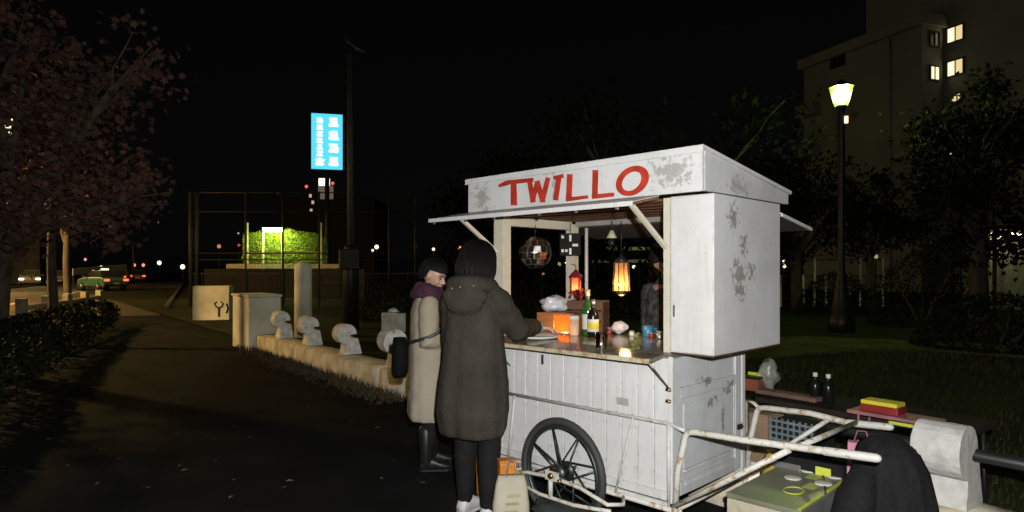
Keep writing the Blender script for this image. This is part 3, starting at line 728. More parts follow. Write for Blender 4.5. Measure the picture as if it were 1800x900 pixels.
for i, t in enumerate(tpost):
    if i in (1, 2, 3): continue
    if hook_me is None:
        hook_me = MB().prism(hp, 'x', -.125, .125).mesh('hooked_post', M['stone']); lightened_me = MB().prism(hp, 'x', -.125, .125).mesh('hooked_post', M['stone_lightened'])
    p = wl(t)
    o = obj_of('hooked_post', hook_me, None, (p.x, p.y, .315), (0, 0, wang))
    if i: o.data = lightened_me
    o.scale = (.86,.86,.92) if i == 0 else (rnd.uniform(.9,1.1), rnd.uniform(.93,1.05), rnd.uniform(.94,1.06))
    if i: o.rotation_euler = (R(rnd.uniform(-3,3)), R(rnd.uniform(-2.5,2.5)), wang+R(rnd.uniform(-6,6)))
    sb_ = o.modifiers.new('grain','SUBSURF'); sb_.subdivision_type = 'SIMPLE'; sb_.levels = sb_.render_levels = 3
    tx = bpy.data.textures.get('chips') or bpy.data.textures.new('chips','CLOUDS'); tx.noise_scale = .03
    dm = o.modifiers.new('chips','DISPLACE'); dm.texture = tx; dm.strength = .003; dm.mid_level = .5; dm.texture_coords = 'GLOBAL'
    b = o.modifiers.new('edge','BEVEL'); b.width = .012; b.segments = 2; b.limit_method = 'ANGLE'; b.angle_limit = R(35)
    tag(o, LAB[i], 'wall post', 'hooked concrete posts along the low wall')
rl_ = empty('hand_rail', wl(0), 0, 'black iron rail lying in the notches of the hooked posts', 'rail')
a, b = wl(-4,.055), wl(11,.055)
for (t0, t1) in ((-4,-.105),(-.095,2.85),(2.86,5.79),(5.80,8.71),(8.72,10.4)):
    pass
mb = MB(); p0, p1 = wl(-4,.062)-wl(0), wl(4.3,.062)-wl(0)
mb.tube([(p0.x,p0.y,.565),(p1.x,p1.y,.565)], .032, 10); mb.build('bar', M['iron'], rl_)
ct = empty('carton', wl(5.80,-.04)+Vector((0,0,.73)), wang+.2, 'grey carton resting on top of a hooked post beside the beige coat', 'carton')
MB().box(-.11,-.10,.002,.11,.10,.22).build('body', M_('grey_card', (.33,.32,.27), .85), ct, .004)
mb = MB(); mb.box(-.11,-.10,.221,.11,-.03,.227); mb.box(-.10,.03,.221,.10,.10,.235); mb.build('flap', M['label'], ct)
o = obj_of('crumpled_paper', crumple('crumpled_paper', (.05,.05,.03), 5.5, M['plasticbag'], amp=.6), None, wl(5.80,-.04)+Vector((0,0,.955))); tag(o, 'crumpled pale paper on top of the grey carton', 'paper')
# end block, far block, round topped pillar
eb = empty('end_block', wl(10.95), 0, 'big pale concrete block closing the far end of the low wall', 'block')
o = MB().box(0,-.28,0,1.1,.30,.98).build('body', M['stone_far'], eb, .02); o.rotation_euler = (0,0,wang)
o = MB().box(-.02,-.30,.985,1.12,.32,1.03).build('coping', M['stone_far'], eb, .012); o.rotation_euler = (0,0,wang)
pf = PX(375,562,19.4); fb = empty('gate_block', (pf.x,pf.y,0), R(12), 'pale concrete gate block with a dark plant emblem standing alone on the path', 'block')
MB().box(-.5,-.3,0,.5,.3,1.02).build('body', M['stone_far'], fb, .015)
mb = MB(); mb.tube([(.22,-.305,.12),(.22,-.305,.40)], .03, 6)
for sx in (-1,1): mb.tube([(.22,-.305,.36),(.22+sx*.08,-.305,.42),(.22+sx*.12,-.305,.50),(.22+sx*.05,-.305,.56)], .022, 6)
mb.tube([(.42,-.305,.22),(.47,-.305,.36),(.43,-.305,.50)], .025, 6)
mb.build('emblem', M['iron'], fb)
pp = PX(533,590,14.2); pl = MB(); pl.lathe([(.185,0),(.185,1.52),(.165,1.60),(.11,1.65),(.04,1.67)], 20, (0,0,0))
o = pl.build('round_pillar', M['stone_far'], None, loc=(pp.x,pp.y,0)); tag(o, 'tall round topped concrete pillar standing behind the low wall', 'pillar')
# dry weeds and litter at the foot of the wall
mb = MB()
for k in range(2600):
    t = rnd.uniform(5.2,11.5); o_ = -(.19+abs(rnd.gauss(0,.17))); p = wl(t, o_)
    a = rnd.random()*6.28; w_ = .012; h = rnd.uniform(.02,.16)*max(.15,(1-abs(o_+.19)*1.6))
    lx, ly = rnd.uniform(-.06,.06), rnd.uniform(-.06,.06)
    mb.add([(p.x-math.cos(a)*w_,p.y-math.sin(a)*w_,0),(p.x+math.cos(a)*w_,p.y+math.sin(a)*w_,0),(p.x+lx,p.y+ly,h)], [(0,1,2)])
tag(mb.build('dry_weeds', M['weed']), kind='stuff')
mb = MB()
for k in range(130):
    y = 4.2+14*rnd.random()**1.2; x = rnd.uniform(-.85,.05)*y
    if (Vector((x,y,0))-W0).dot(WN) < .2: continue
    a = rnd.random()*6.28; s_ = rnd.uniform(.014,.028)
    c, s2 = math.cos(a), math.sin(a)
    mb.add([(x+c*s_*1.4,y+s2*s_*1.4,.006),(x-s2*s_*.6,y+c*s_*.6,.014),(x-c*s_*1.2,y-s2*s_*1.2,.006),(x+s2*s_*.6,y-c*s_*.6,.010)], [(0,1,2,3)])
tag(mb.build('fallen_leaves', M['leaf_yellow']), kind='stuff')

# ------------------------------------------------------------------ clutter right of the cart
# clear lidded box on pale boards
bx = empty('storage_box', cw(.44,.455,0), CR, 'wide storage box with a cloudy green lid edged in lime tape under the cart handles', 'storage box')
MB().box(-.165,-.35,0,.165,.35,.335).build('body', M_('dark_green_plastic', (.05,.085,.07), .5), bx, .01)
MB().box(-.175,-.372,.255,.175,-.352,.342).build('front_board', M['pale_wood'], bx, .004)
MB().box(.167,-.365,.18,.187,.37,.342).build('side_board', M_('grey_board', (.11,.11,.115), .7), bx, .004)
ld = MB().box(-.18,-.375,.344,.19,.375,.370).build('lid', M['lid'], bx, .006)
MB().beam((.02,.365,.3725),(.185,-.05,.3725),.012,.004).build('seam', M['iron'], ld)
for y0, y1 in ((-.365,-.07),(-.02,.20)): MB().box(.170,y0,.3705,.186,y1,.3735).build('lime_tape', M['lime'], ld)
mb = MB(); n = 24; mb.tube([(.055+.045*math.cos(2*math.pi*k/n), -.12+.06*math.sin(2*math.pi*k/n), .3735) for k in range(n)], .003, 6, closed=True); mb.build('lime_ring', M['lime'], ld)
for (x, y) in ((-.03,.08),(-.02,.27),(.12,.10),(.12,.26)):
    mb = MB(); mb.lathe([(.042,0),(.045,.004),(.035,.007),(.001,.007)], 18, (x,y,.3705)); mb.build('white_plate', M['label'], ld)
for (x, y) in ((.04,.19),(.09,.02)): MB().box(x-.03,y-.05,.3703,x+.03,y+.05,.3712).build('green_paper', M_('pale_green_paper', (.34,.38,.10), .7), ld)
# black draped coat over a stool
dr = empty('draped_stool', (1.80,3.13,0), 0, 'black coat draped over a stool in front of the hooked post', 'coat')
rings = []; n = 40
for i, (z, r_) in enumerate(((0.0,.265),(.1,.26),(.25,.24),(.42,.215),(.55,.185),(.63,.15),(.67,.09),(.685,.02))):
    ring = []
    for k in range(n):
        a = 2*math.pi*k/n; f = 1+.13*abs(math.sin(3.5*a+z*2.5))*(1.1-z)+.10*math.sin(11*a+2+4*z)*(1.1-z)+.05*math.sin(19*a+6*z)+.12*mnoise.noise((math.cos(a)*1.7,math.sin(a)*1.7,z*5))
        ring.append((r_*f*math.cos(a)*.74+(.05*(.7-z)), r_*f*math.sin(a)*.8, max(0,z+.01*math.sin(3*a))))
    rings.append(ring)
MB().loft(rings).build('coat_cloth', M['black_cloth'], dr)
mb = MB(); mb.capsule([(-.10,-.02,.55),(-.19,-.07,.42),(-.235,-.08,.25),(-.20,-.08,.10)], [.06,.085,.09,.07], 14); mb.build('sleeve', M['black_cloth'], dr)
mb = MB(); mb.capsule([(-.04,-.20,.33),(-.03,-.22,.15),(-.05,-.225,.05)], [.02,.03,.025], 8); mb.build('lining', M_('brown_lining', (.10,.055,.035), .9), dr)
# low table behind the wall with clutter on it
ta = R(-47)
tb = empty('folding_table', wl(.35,.62), wang, 'low dark folding table behind the kerb wall carrying bottles and bags', 'table')
MB().box(-.42,-.24,.565,.85,.24,.60).build('table_top', M_('dark_table', (.020,.015,.012), .9, spec=.1), tb, .004)
mb = MB(); mb.box(-.42,.241,.577,-.02,.246,.598); mb.build('lime_edge', M['lime'], tb)
for x in (-.37,.78):
    for y in (-.19,.19): MB().tube([(x,y,0),(x*.97,y,.564)], .011, 8).build('leg', M['iron'], tb)
MT = Matrix.Translation(wl(.35,.62)) @ Matrix.Rotation(wang, 4, 'Z')
def tw(x, y, z=.601): return MT @ Vector((x, y, z))
def solve(px, depth): return Vector(((px-900)/F*depth, depth, 0))
def onwall(px, off):
    """point on the line parallel to the wall at offset off, seen in photo column px"""
    k = (px-900)/F; b = wl(0, off); t = (k*b.y-b.x)/(WD.x-k*WD.y); p = wl(t, off); return Vector((p.x,p.y,0))
q = onwall(1433,.60); bottle('sauce_bottle', (q.x,q.y,.601), .185, .036, M['dark_glass'], None, 'dark bottle with a white cap, the one nearer the cart on the low table', M['label'], group='dark bottles on the low table')
q = onwall(1456,.60); bottle('sauce_bottle', (q.x,q.y,.601), .185, .036, M['dark_glass'], None, 'dark bottle with a white cap, the one farther from the cart on the low table', M['label'], group='dark bottles on the low table')
q = onwall(1352,.66); o = obj_of('plastic_bag', crumple('plastic_bag', (.07,.06,.10), 12.7, M['greybag'], amp=.5), None, (q.x,q.y,.601)); tag(o, 'crumpled grey plastic bag standing on the low table by the end of the cart', 'bag')
q = onwall(1325,.60); rbx = empty('red_tin', (q.x,q.y,.601), wang, 'brown red tin behind the corner of the cart', 'tin')
MB().box(-.06,-.05,0,.06,.05,.085).build('body', M_('brown_red', (.20,.06,.035), .6), rbx, .004); MB().box(-.063,-.053,.086,.063,.053,.105).build('lid', M['iron'], rbx, .003); mb = MB(); mb.box(-.05,-.02,.106,.05,.0,.13); mb.build('lime_tube', M['lime'], rbx, .004)
q = onwall(1385,.55); o = MB().box(-.22,-.05,0,.22,.05,.03).build('brown_board', M_('brown_board', (.11,.065,.05), .8), None, .004, loc=(q.x,q.y,.601)); o.rotation_euler = (0,0,wang); tag(o, 'flat brown board lying on the low table in front of the grey bag', 'board')
# pink shelf with red and yellow pack
q = onwall(1550,.30); pk = empty('pink_stool', (q.x,q.y,0), wang, 'small pink stool with thin legs behind the far cart handle', 'stool')
MB().box(-.30,-.09,.635,.16,.09,.655).build('seat', M['pink'], pk, .004)
for x in (-.24,.10):
    for y in (-.07,.07): MB().tube([(x*1.1,y,0),(x,y,.634)], .007, 6).build('leg', M['pink'], pk)
pkb = empty('red_pack', (q.x,q.y,.656), wang, 'red box with a bright yellow top lying on the pink stool', 'box')
MB().box(-.11,-.06,0,.10,.06,.04).build('body', M['redthing'], pkb, .004); MB().box(-.105,-.058,.041,.095,.058,.066).build('yellow_top', M['yellow'], pkb, .006)
# plastic crate, cardboard, other things between cart and wall
q = onwall(1402,.02); kr = empty('plastic_crate', (q.x,q.y,.315), wang, 'blue grey plastic basket with a grid of slots standing on the wall behind the handle', 'basket')
for i in range(8):
    z = .012+i*.036
    MB().box(-.17,.13,z,.17,.142,z+.013).build('grid_bar', M['greycrate'], kr, .002)
for i in range(10):
    x = -.165+i*.036
    MB().box(x,.131,.0,x+.008,.1415,.29).build('grid_upright', M['greycrate'], kr)
MB().box(-.17,-.12,.0,.17,.12,.27).build('dark_content', M['black_cloth'], kr, .01)
q = onwall(1340,-.03); cbx = empty('cardboard_box', (q.x,q.y,.315), wang, 'brown cardboard box standing behind the bent white pipe', 'box')
MB().box(-.10,-.10,0,.10,.11,.29).build('body', M['cardboard'], cbx, .004); mb = MB(); mb.box(-.10,-.01,.2905,.10,.11,.296); mb.build('flap', M['cardboard'], cbx)
ys = empty('yellow_sack', cw(.22,.72,0), CR, 'yellow fabric pouch hanging low beside the corner of the cart', 'pouch')
rings = [[(.05*s_*math.cos(2*math.pi*k/14)*(1+.2*math.sin(3*k)), .035*s_*math.sin(2*math.pi*k/14), z) for k in range(14)] for z, s_ in ((0,.6),(.05,1.3),(.18,1.5),(.36,1.1),(.45,.5))]
MB().loft(rings).build('cloth', M_('ochre_cloth', (.30,.22,.03), .85), ys)
bk = empty('black_case', (1.74,3.62,0), R(-45), 'flat black case with a lime tag standing behind the near handle', 'case')
MB().box(-.3,-.10,0,.12,.10,.44).build('body', M['black_cloth'], bk, .01); MB().box(-.02,-.112,.36,.06,-.102,.415).build('lime_tag', M['lime'], bk, .003); MB().box(-.28,-.112,.36,-.10,-.102,.40).build('grey_strip', M['lens'], bk, .002)
pg = empty('pink_bag', (1.86,3.50,0), R(-30), 'flat pink paper bag showing between the cross bar and the black coat', 'bag')
MB().prism([(-.07,.0),(.09,.0),(.075,.56),(-.055,.56)], 'y', -.03, .03).build('body', M_('pink_paper', (.42,.17,.24), .7), pg)
mb = MB(); mb.tube([(-.03,0,.55),(-.01,0,.62),(.03,0,.62),(.05,0,.55)], .004, 6); mb.build('string_handle', M['pink'], pg)
# things on the path under and beside the cart
tt = empty('tote_bag', (-.005,3.72,0), R(8), 'cream canvas tote bag with faded print standing by the wheel', 'bag')
rings = []
for z, w_, d_ in ((0,.085,.05),(.03,.105,.06),(.15,.105,.055),(.27,.09,.04),(.315,.075,.022)):
    rings.append([(w_*math.copysign(abs(math.cos(t))**.6,math.cos(t))*(1+.04*mnoise.noise((t,z*9,1))), d_*math.copysign(abs(math.sin(t))**.6,math.sin(t))*(1+.15*mnoise.noise((t*1.5,z*8,4))), z) for t in [2*math.pi*k/24 for k in range(24)]])
MB().loft(rings).build('bag_body', M['canvas'], tt)
mb = MB(); mb.tube([(-.03,-.02,.31),(-.02,-.02,.40),(.02,-.02,.40),(.03,-.02,.31)], (.010,.003), 6); mb.build('handle', M['canvas'], tt)
mb = MB()
for k in range(3): mb.box(-.05+.01*k,-.061-.0004*k,.12+.045*k,.03+.008*k,-.0605,.135+.045*k)
mb.build('faded_print', M_('faded_print', (.33,.27,.15), .9), tt)
ob = empty('orange_case', (-.03,3.83,0), R(15), 'upright orange box standing in the shade behind the tote bag', 'box')
MB().box(-.05,-.035,0,.05,.035,.36).build('body', M['orange'], ob, .01); MB().box(-.052,-.037,.361,.052,.037,.375).build('cap', M['orange'], ob)
oc = empty('orange_umbrella', (-.21,4.22,0), 0, 'narrow folded orange umbrella standing between the legs of the dark coated customer', 'umbrella')
MB().lathe([(.006,0),(.018,.05),(.026,.30),(.014,.46),(.006,.47)], 10).build('canopy', M['orange'], oc); MB().tube([(0,0,.47),(0,0,.53)], .008, 8).build('handle', M['darkwood'], oc)
tp = cw(-.35,-.05,0); o = obj_of('black_bag', crumple('black_bag', (.42,.15,.075), 21.3, M_('dark_green_tarp', (.022,.026,.023), .75, bump=.4), amp=.25, n=4), None, (tp.x-.12,tp.y-.02,0), (0,0,CR)); tag(o, 'dark green folded tarpaulin lying on the ground under the wheel guard', 'tarpaulin')

# ------------------------------------------------------------------ people
def remesh(o, vox, smooth_it=3, disp=None, fac=.5):
    m = o.modifiers.new('skin','REMESH'); m.mode = 'VOXEL'; m.voxel_size = vox; m.use_smooth_shade = True
    if smooth_it:
        s = o.modifiers.new('soften','SMOOTH'); s.factor = fac; s.iterations = smooth_it
    if disp:
        tx = bpy.data.textures.new('folds','CLOUDS'); tx.noise_scale = disp[1]; tx.noise_depth = 2
        d = o.modifiers.new('folds','DISPLACE'); d.texture = tx; d.strength = disp[0]; d.mid_level = .5; d.texture_coords = 'LOCAL'
    return o

def hand(mb, wrist, d, palm_n, thumb_side, s=1., curl=.5):
    """palm, four bent fingers and a thumb; d = pointing direction, palm_n = palm normal"""
    d = Vector(d).normalized(); pn = Vector(palm_n); pn = (pn-d*pn.dot(d)).normalized(); side = d.cross(pn)*thumb_side
    w = Vector(wrist)
    for k in range(-1, 2):
        mb.capsule([w-d*.01*s+side*.012*k*s, w+d*.04*s+side*.02*k*s, w+d*.085*s+side*.023*k*s], [.016*s,.017*s,.014*s], 10)
    for i, (off, L) in enumerate(((.030,.068),(.011,.076),(-.010,.071),(-.030,.056))):
        b = w+d*.085*s+side*off*s; p = [b]; dd = d.copy()
        for j in range(3):
            dd = (dd+pn*curl*(.35+.22*j)).normalized(); p.append(p[-1]+dd*L*s*(.45,.32,.27)[j])
        mb.capsule(p, [.0095*s,.009*s,.0085*s,.0072*s], 8)
    b = w+d*.03*s+side*.028*s
    mb.capsule([b, b+(d*.5+side*.8).normalized()*.035*s, b+(d*.8+side*.75+pn*.4).normalized()*.068*s], [.012*s,.0105*s,.0085*s], 8)

def body_mesh(mb, H, arms, legs, head_M):
    s = H/1.6
    def ring(z, rx, ry, cy=0): return [(rx*s*math.cos(2*math.pi*k/24), cy*s+ry*s*math.sin(2*math.pi*k/24), z*s) for k in range(24)]
    mb.loft([ring(.74,.06,.05), ring(.78,.14,.10), ring(.86,.162,.112,-.005), ring(.98,.132,.092), ring(1.10,.135,.098), ring(1.22,.148,.108), ring(1.30,.150,.09), ring(1.345,.10,.068,-.01), ring(1.365,.055,.05,-.01)])
    mb.capsule([(0,-.012*s,1.33*s),(0,0,1.40*s),(0,.01*s,1.45*s)], [.056*s,.05*s,.05*s])
    for (sh, el, wr, hd, pn, ts, curl) in arms:
        mid = (Vector(sh)+Vector(el))/2; fm = (Vector(el)*2+Vector(wr))/3
        mb.capsule([sh, mid, el, fm, wr], [.052*s,.044*s,.037*s,.036*s,.026*s])
        hand(mb, wr, hd, pn, ts, s, curl)
    for (hp_, kn, an, toe) in legs:
        mid = (Vector(hp_)+Vector(kn))/2; cf = (Vector(kn)*2+Vector(an))/3
        mb.capsule([hp_, mid, kn, cf, an], [.09*s,.075*s,.056*s,.056*s,.036*s])
        mb.capsule([Vector(an)+Vector((0,0,-.03*s)), Vector(an).lerp(Vector(toe), .55)+Vector((0,0,-.012*s))], [.034*s,.026*s])
    # head: skull, jaw, nose, lips, brow, ears
    h = lambda c, r: mb.ell(tuple(k*s for k in c), tuple(k*s for k in r), head_M, 22, 16)
    h((0,-.008,.125),(.074,.092,.098)); h((0,.024,.075),(.056,.062,.078)); h((0,.052,.032),(.030,.030,.028))
    for sx in (-1,1):
        h((sx*.034,.058,.072),(.026,.024,.028)); h((sx*.028,.076,.122),(.026,.012,.010)); h((sx*.078,-.008,.098),(.010,.020,.030))
        h((sx*.013,.092,.070),(.011,.011,.009))
    mb.capsule([head_M@Vector((0,.082*s,.112*s)), head_M@Vector((0,.098*s,.088*s)), head_M@Vector((0,.106*s,.074*s))], [.009*s,.011*s,.012*s], 10)
    h((0,.084,.049),(.020,.010,.006)); h((0,.082,.040),(.018,.010,.007))

def face_parts(parent, H, head_M):
    s = H/1.6
    for sx in (-1,1):
        mb = MB(); mb.ell((sx*.030*s,.080*s,.103*s),(.014*s,.009*s,.006*s), head_M); mb.build('eye', M['win_dark'], parent)
        mb = MB(); mb.capsule([head_M@Vector((sx*.015*s,.091*s,.124*s)), head_M@Vector((sx*.032*s,.089*s,.129*s)), head_M@Vector((sx*.048*s,.077*s,.124*s))], [.0035*s]*3, 6); mb.build('eyebrow', M['hair'], parent)
    mb = MB(); mb.ell((0,.0885*s,.0445*s),(.018*s,.0085*s,.0075*s), head_M); mb.build('lips', M_('lips', (.46,.22,.18), .5), parent)

def hair_mesh(H, head_M, back_len, side_len, fringe, seed=1, rad=1.0, face=.95):
    """bob: a closed shell of locks over the skull; face sector stays open below the fringe"""
    s = H/1.6; nphi, nv = 180, 26; outer, inner = [], []
    c = Vector((0,-.008,.118))
    for i in range(nv+1):
        ro, ri = [], []
        for k in range(nphi):
            ph = 2*math.pi*k/nphi        # 0 = front (+y)
            a = abs((ph+math.pi) % (2*math.pi)-math.pi)
            tface = min(1, max(0, (a-face)/.35)); tface = tface*tface*(3-2*tface)
            L = fringe*(1-tface)+(side_len if a < 2.0 else side_len+(back_len-side_len)*min(1,(a-2.0)/.8))*tface
            L *= 1+.10*mnoise.noise((ph*9, seed, 0))+.10*mnoise.noise((ph*26, seed, 3))
            tot = 1.57*.10+L; d = tot*i/nv
            if d < 1.57*.10:
                th = d/.10; rr, zz = math.sin(th), math.cos(th)*.112
            else: rr, zz = 1.0+.10*math.sin(min(1,(d-.157)/.16)*3.1)-.9*max(0,d-.157-.09), -(d-.157)
            lock = 1+.05*mnoise.noise((ph*7, d*7, seed))+.05*mnoise.noise((ph*22, d*4, seed+4))+.02*mnoise.noise((ph*50, d*3, seed+9))
            px_ = math.sin(ph)*.088*rr*lock*rad; py_ = math.cos(ph)*.104*rr*lock*rad
            ro.append(head_M@(Vector((px_, py_, zz))+c)*1); ri.append(head_M@(Vector((px_*.86, py_*.86, zz*.93))+c))
        outer.append([tuple(v) for v in ro]); inner.append([tuple(v) for v in ri])
    mb = MB(); n = nphi; m = nv+1
    vs = [v for r_ in outer for v in r_]+[v for r_ in inner for v in r_]; fs = []
    for i in range(nv):
        for k in range(n):
            j = (k+1) % n
            fs.append((i*n+k, i*n+j, (i+1)*n+j, (i+1)*n+k)); fs.append((m*n+i*n+k, m*n+(i+1)*n+k, m*n+(i+1)*n+j, m*n+i*n+j))
    for k in range(n):
        j = (k+1) % n; fs.append((nv*n+k, nv*n+j, m*n+nv*n+j, m*n+nv*n+k))
    mb.add(vs, fs, True); return mb

def hair_locks(H, head_M, parent, n, back_len, side_len, rad, seed, face=.95):
    """loose strands lying on the hair shell and breaking its hem"""
    s = H/1.6; rng = random.Random(seed); c = Vector((0,-.008,.118)); mb = MB()
    for k in range(n):
        ph = rng.uniform(face, 2*math.pi-face); a = abs((ph+math.pi) % (2*math.pi)-math.pi)
        L = .157+(side_len if a < 2 else side_len+(back_len-side_len)*min(1,(a-2)/.8))*rng.uniform(.75,1.22)
        pts, rr = [], []; w = rng.uniform(-.12,.12); off = rng.uniform(1.0,1.07); d0 = rng.uniform(.02,.13)
        for i in range(9):
            d = d0+(L-d0)*i/8; p_ = ph+w*(i/8)**2
            if d < .157: th = d/.10; r_, z = math.sin(th), math.cos(th)*.112
            else: r_, z = 1.0+.10*math.sin(min(1,(d-.157)/.16)*3.1)-.9*max(0,d-.157-.09), -(d-.157)
            pts.append(head_M@(Vector((math.sin(p_)*.088*r_*off*rad, math.cos(p_)*.104*r_*off*rad, z*(1+.02*(off-1)))) + c)); rr.append((.0045*(1-.75*(i/8)**2), .0025*(1-.7*(i/8))))
        mb.tube(pts, rr, 5)
    return tag(mb.build('hair_lock', M['hair'], parent), kind='stuff')

def coat_torso(mb, prof, nf=9, fold=.02, seed=0):
    """prof: (z, rx, ry, cx, cy) from hem to collar"""
    rings = []; n = 72; ztop = prof[-1][0]; zb = prof[0][0]
    for (z, rx, ry, cx, cy) in prof:
        g = (ztop-z)/(ztop-zb); ring = []
        for k in range(n):
            a = 2*math.pi*k/n
            f = 1+fold*(g**1.3)*(math.sin(nf*a+seed+1.2*math.sin(3*z))+.6*math.sin((nf*2+1)*a+seed*2))*2+.012*mnoise.noise((a*2,z*6,seed))
            sq = (abs(math.cos(a))**3.2+abs(math.sin(a))**3.2)**(-1/3.2)*.5+.5
            ring.append((cx+rx*f*sq*math.cos(a), cy+ry*f*sq*math.sin(a), z))
        rings.append(ring)
    mb.loft(rings)

def sleeve(mb, sh, el, wr, r0, r1, r2):
    sh, el, wr = Vector(sh), Vector(el), Vector(wr); pts, rr = [], []
    for i in range(7):
        t = i/6; pts.append(sh.lerp(el, t)); rr.append(r0+(r1-r0)*t+.004*math.sin(t*14))
    for i in range(1, 8):
        t = i/7; pts.append(el.lerp(wr, t)); rr.append(r1+(r2-r1)*t+.005*math.sin(t*17+1))
    mb.capsule(pts, rr, 18)

def shoe(an, toe, mat, parent, s=1., sole=None, high=False):
    an, toe = Vector(an), Vector(toe); d = Vector((toe.x-an.x, toe.y-an.y, 0)).normalized(); sd_ = Vector((-d.y, d.x, 0))
    heel = Vector((an.x,an.y,0))-d*.05*s
    rings = []
    prof = [(0,.028,.05),(.02,.036,.085),(.07,.038,.10),(.11,.036,.085),(.15,.044,.062),(.20,.046,.045),(.235,.036,.036),(.25,.012,.022)]
    for (t, w, h) in prof:
        c = heel+d*t*s; ring = []
        for k in range(16):
            a = 2*math.pi*k/16; ca, sa = math.cos(a), math.sin(a)
            ring.append(tuple(c+sd_*w*s*ca+Vector((0,0,.014*s+h*s*.5+h*s*.5*sa if sa > -.2 else .014*s+h*s*.4+h*s*.5*max(sa,-.8)))))
        rings.append(ring)
    mb = MB(); mb.loft(rings); sh_ = mb.build('shoe', mat, parent)
    mb = MB(); pl_ = []
    for (t, w) in ((-.004,.024),(.02,.038),(.08,.040),(.15,.047),(.21,.047),(.248,.024)): pl_.append((heel+d*t*s, w*s))
    L_ = [c+sd_*w for c, w in pl_]; R_ = [c-sd_*w for c, w in pl_][::-1]
    mb.prism([(v.x,v.y) for v in L_+R_], 'z', 0.002, .018*s); mb.build('sole', sole or mat, sh_)
    if high:
        MB().capsule([Vector((an.x,an.y,.07*s)), Vector((an.x,an.y,.30*s))], [.05*s,.06*s], 16).build('boot_shaft', mat, sh_)
    return sh_

def person(label, loc, face_dir, H, arms, legs, head_rot):
    th = math.atan2(-face_dir[0], face_dir[1])
    root = empty('person', loc, th, label, 'person')
    s = H/1.6; hm = Matrix.Translation((0,.012*s,1.425*s)) @ head_rot.to_4x4()
    mb = MB(); body_mesh(mb, H, arms, legs, hm)
    o = remesh(mb.build('body', M['skin'], root), .0065, 2, fac=.4)
    face_parts(o, H, hm)
    return root, o, hm, s
def local_of(loc, face_dir, p):
    f = Vector((face_dir[0],face_dir[1],0)).normalized(); r = Vector((f.y,-f.x,0)); d = Vector(p)-Vector(loc)
    return Vector((d.dot(r), d.dot(f), p[2]))

# customer in the dark hooded coat
L1 = (-.225,3.92,0); D1 = (.40,.916)
H1 = 1.62; s1 = H1/1.6
shR, elR = Vector((.165,.0,1.30)), local_of(L1, D1, (.035,3.98,1.115)); wrR = local_of(L1, D1, (.165,4.20,1.115))
hdR = local_of(L1, D1, (.29,4.30,1.09))-wrR
shL, elL, wrL = Vector((-.165,0,1.30)), Vector((-.21,.10,1.03)), Vector((-.10,.30,1.10))
arms = [(shR, elR, wrR, hdR, (0,0,-1), -1, .45), (shL, elL, wrL, (.6,.5,.1), (.5,-.5,-.3), -1, .6)]
legs = [((.085,0,.80),(.09,.02,.45),(.10,-.02,.075),(.125,.13,.035)), ((-.085,0,.80),(-.085,.05,.45),(-.085,.04,.075),(-.06,.19,.035))]
hr = Matrix.Rotation(R(-22), 3, 'X') @ Matrix.Rotation(R(-14), 3, 'Z')
p1, b1, hm1, _ = person('customer in a long charcoal hooded coat seen from behind, reaching onto the counter', L1, D1, H1, arms, legs, hr)
mb = MB()
coat_torso(mb, [(.505,.182,.165,.0,-.01),(.53,.196,.178,.0,-.01),(.65,.214,.195,0,-.01),(.82,.206,.184,0,-.005),(1.0,.186,.160,0,0),(1.15,.170,.142,0,0),(1.26,.163,.128,0,-.005),(1.33,.135,.105,0,-.01),(1.385,.085,.085,0,-.01),(1.41,.06,.06,0,-.005)], 6, .022, 1.3)
sleeve(mb, shR+Vector((-.01,0,.005)), elR, wrR-hdR.normalized()*.02, .078, .070, .052); sleeve(mb, shL+Vector((.02,0,.0)), elL, wrL, .074, .066, .052)
for k in range(1):    # hood lying on the shoulders
    pts = []
    for i in range(15):
        a = R(-35+i*(250/14)); pts.append((.115*math.cos(a+math.pi)*-1, -.03-.105*math.sin(a)*.95, 1.385+.02*math.sin(a)))
    mb.capsule(pts, [.035]+[.05]*13+[.035], 14)
    mb.ell((0,-.125,1.33),(.15,.050,.07)); mb.ell((0,-.135,1.285),(.12,.036,.065))
co = remesh(mb.build('coat', M['coat_dark'], p1), .0095, 2, (.014,.14))
ev = MB()
for i in range(3): ev.ell((-.06+.07*i,-.200+.03*abs(i-1),1.375+.008*i),(.006,.006,.006), nu=8, nv=6)
ev.build('hood_eyelet', M['lens'], co)
h1 = hair_mesh(H1, hm1, .165, .16, .03, 2, 1.12).build('hair', M['hair'], p1); hair_locks(H1, hm1, h1, 240, .165, .16, 1.12, 5)
for (hp_, kn, an, toe) in legs:
    MB().capsule([Vector(hp_)+Vector((0,0,-.05)), kn, (Vector(kn)*2+Vector(an))/3, Vector(an)+Vector((0,0,.02))], [.085,.070,.068,.046], 16).build('legging', M['black_cloth'], p1)
    shoe(an, toe, M['sneaker'], p1, 1.0)
cf = MB(); cf.capsule([wrR-hdR.normalized()*.05, wrR+hdR.normalized()*.012], [.050,.040], 14); cf.build('cuff', M_('grey_knit', (.20,.20,.205), .9, bump=.4), p1)

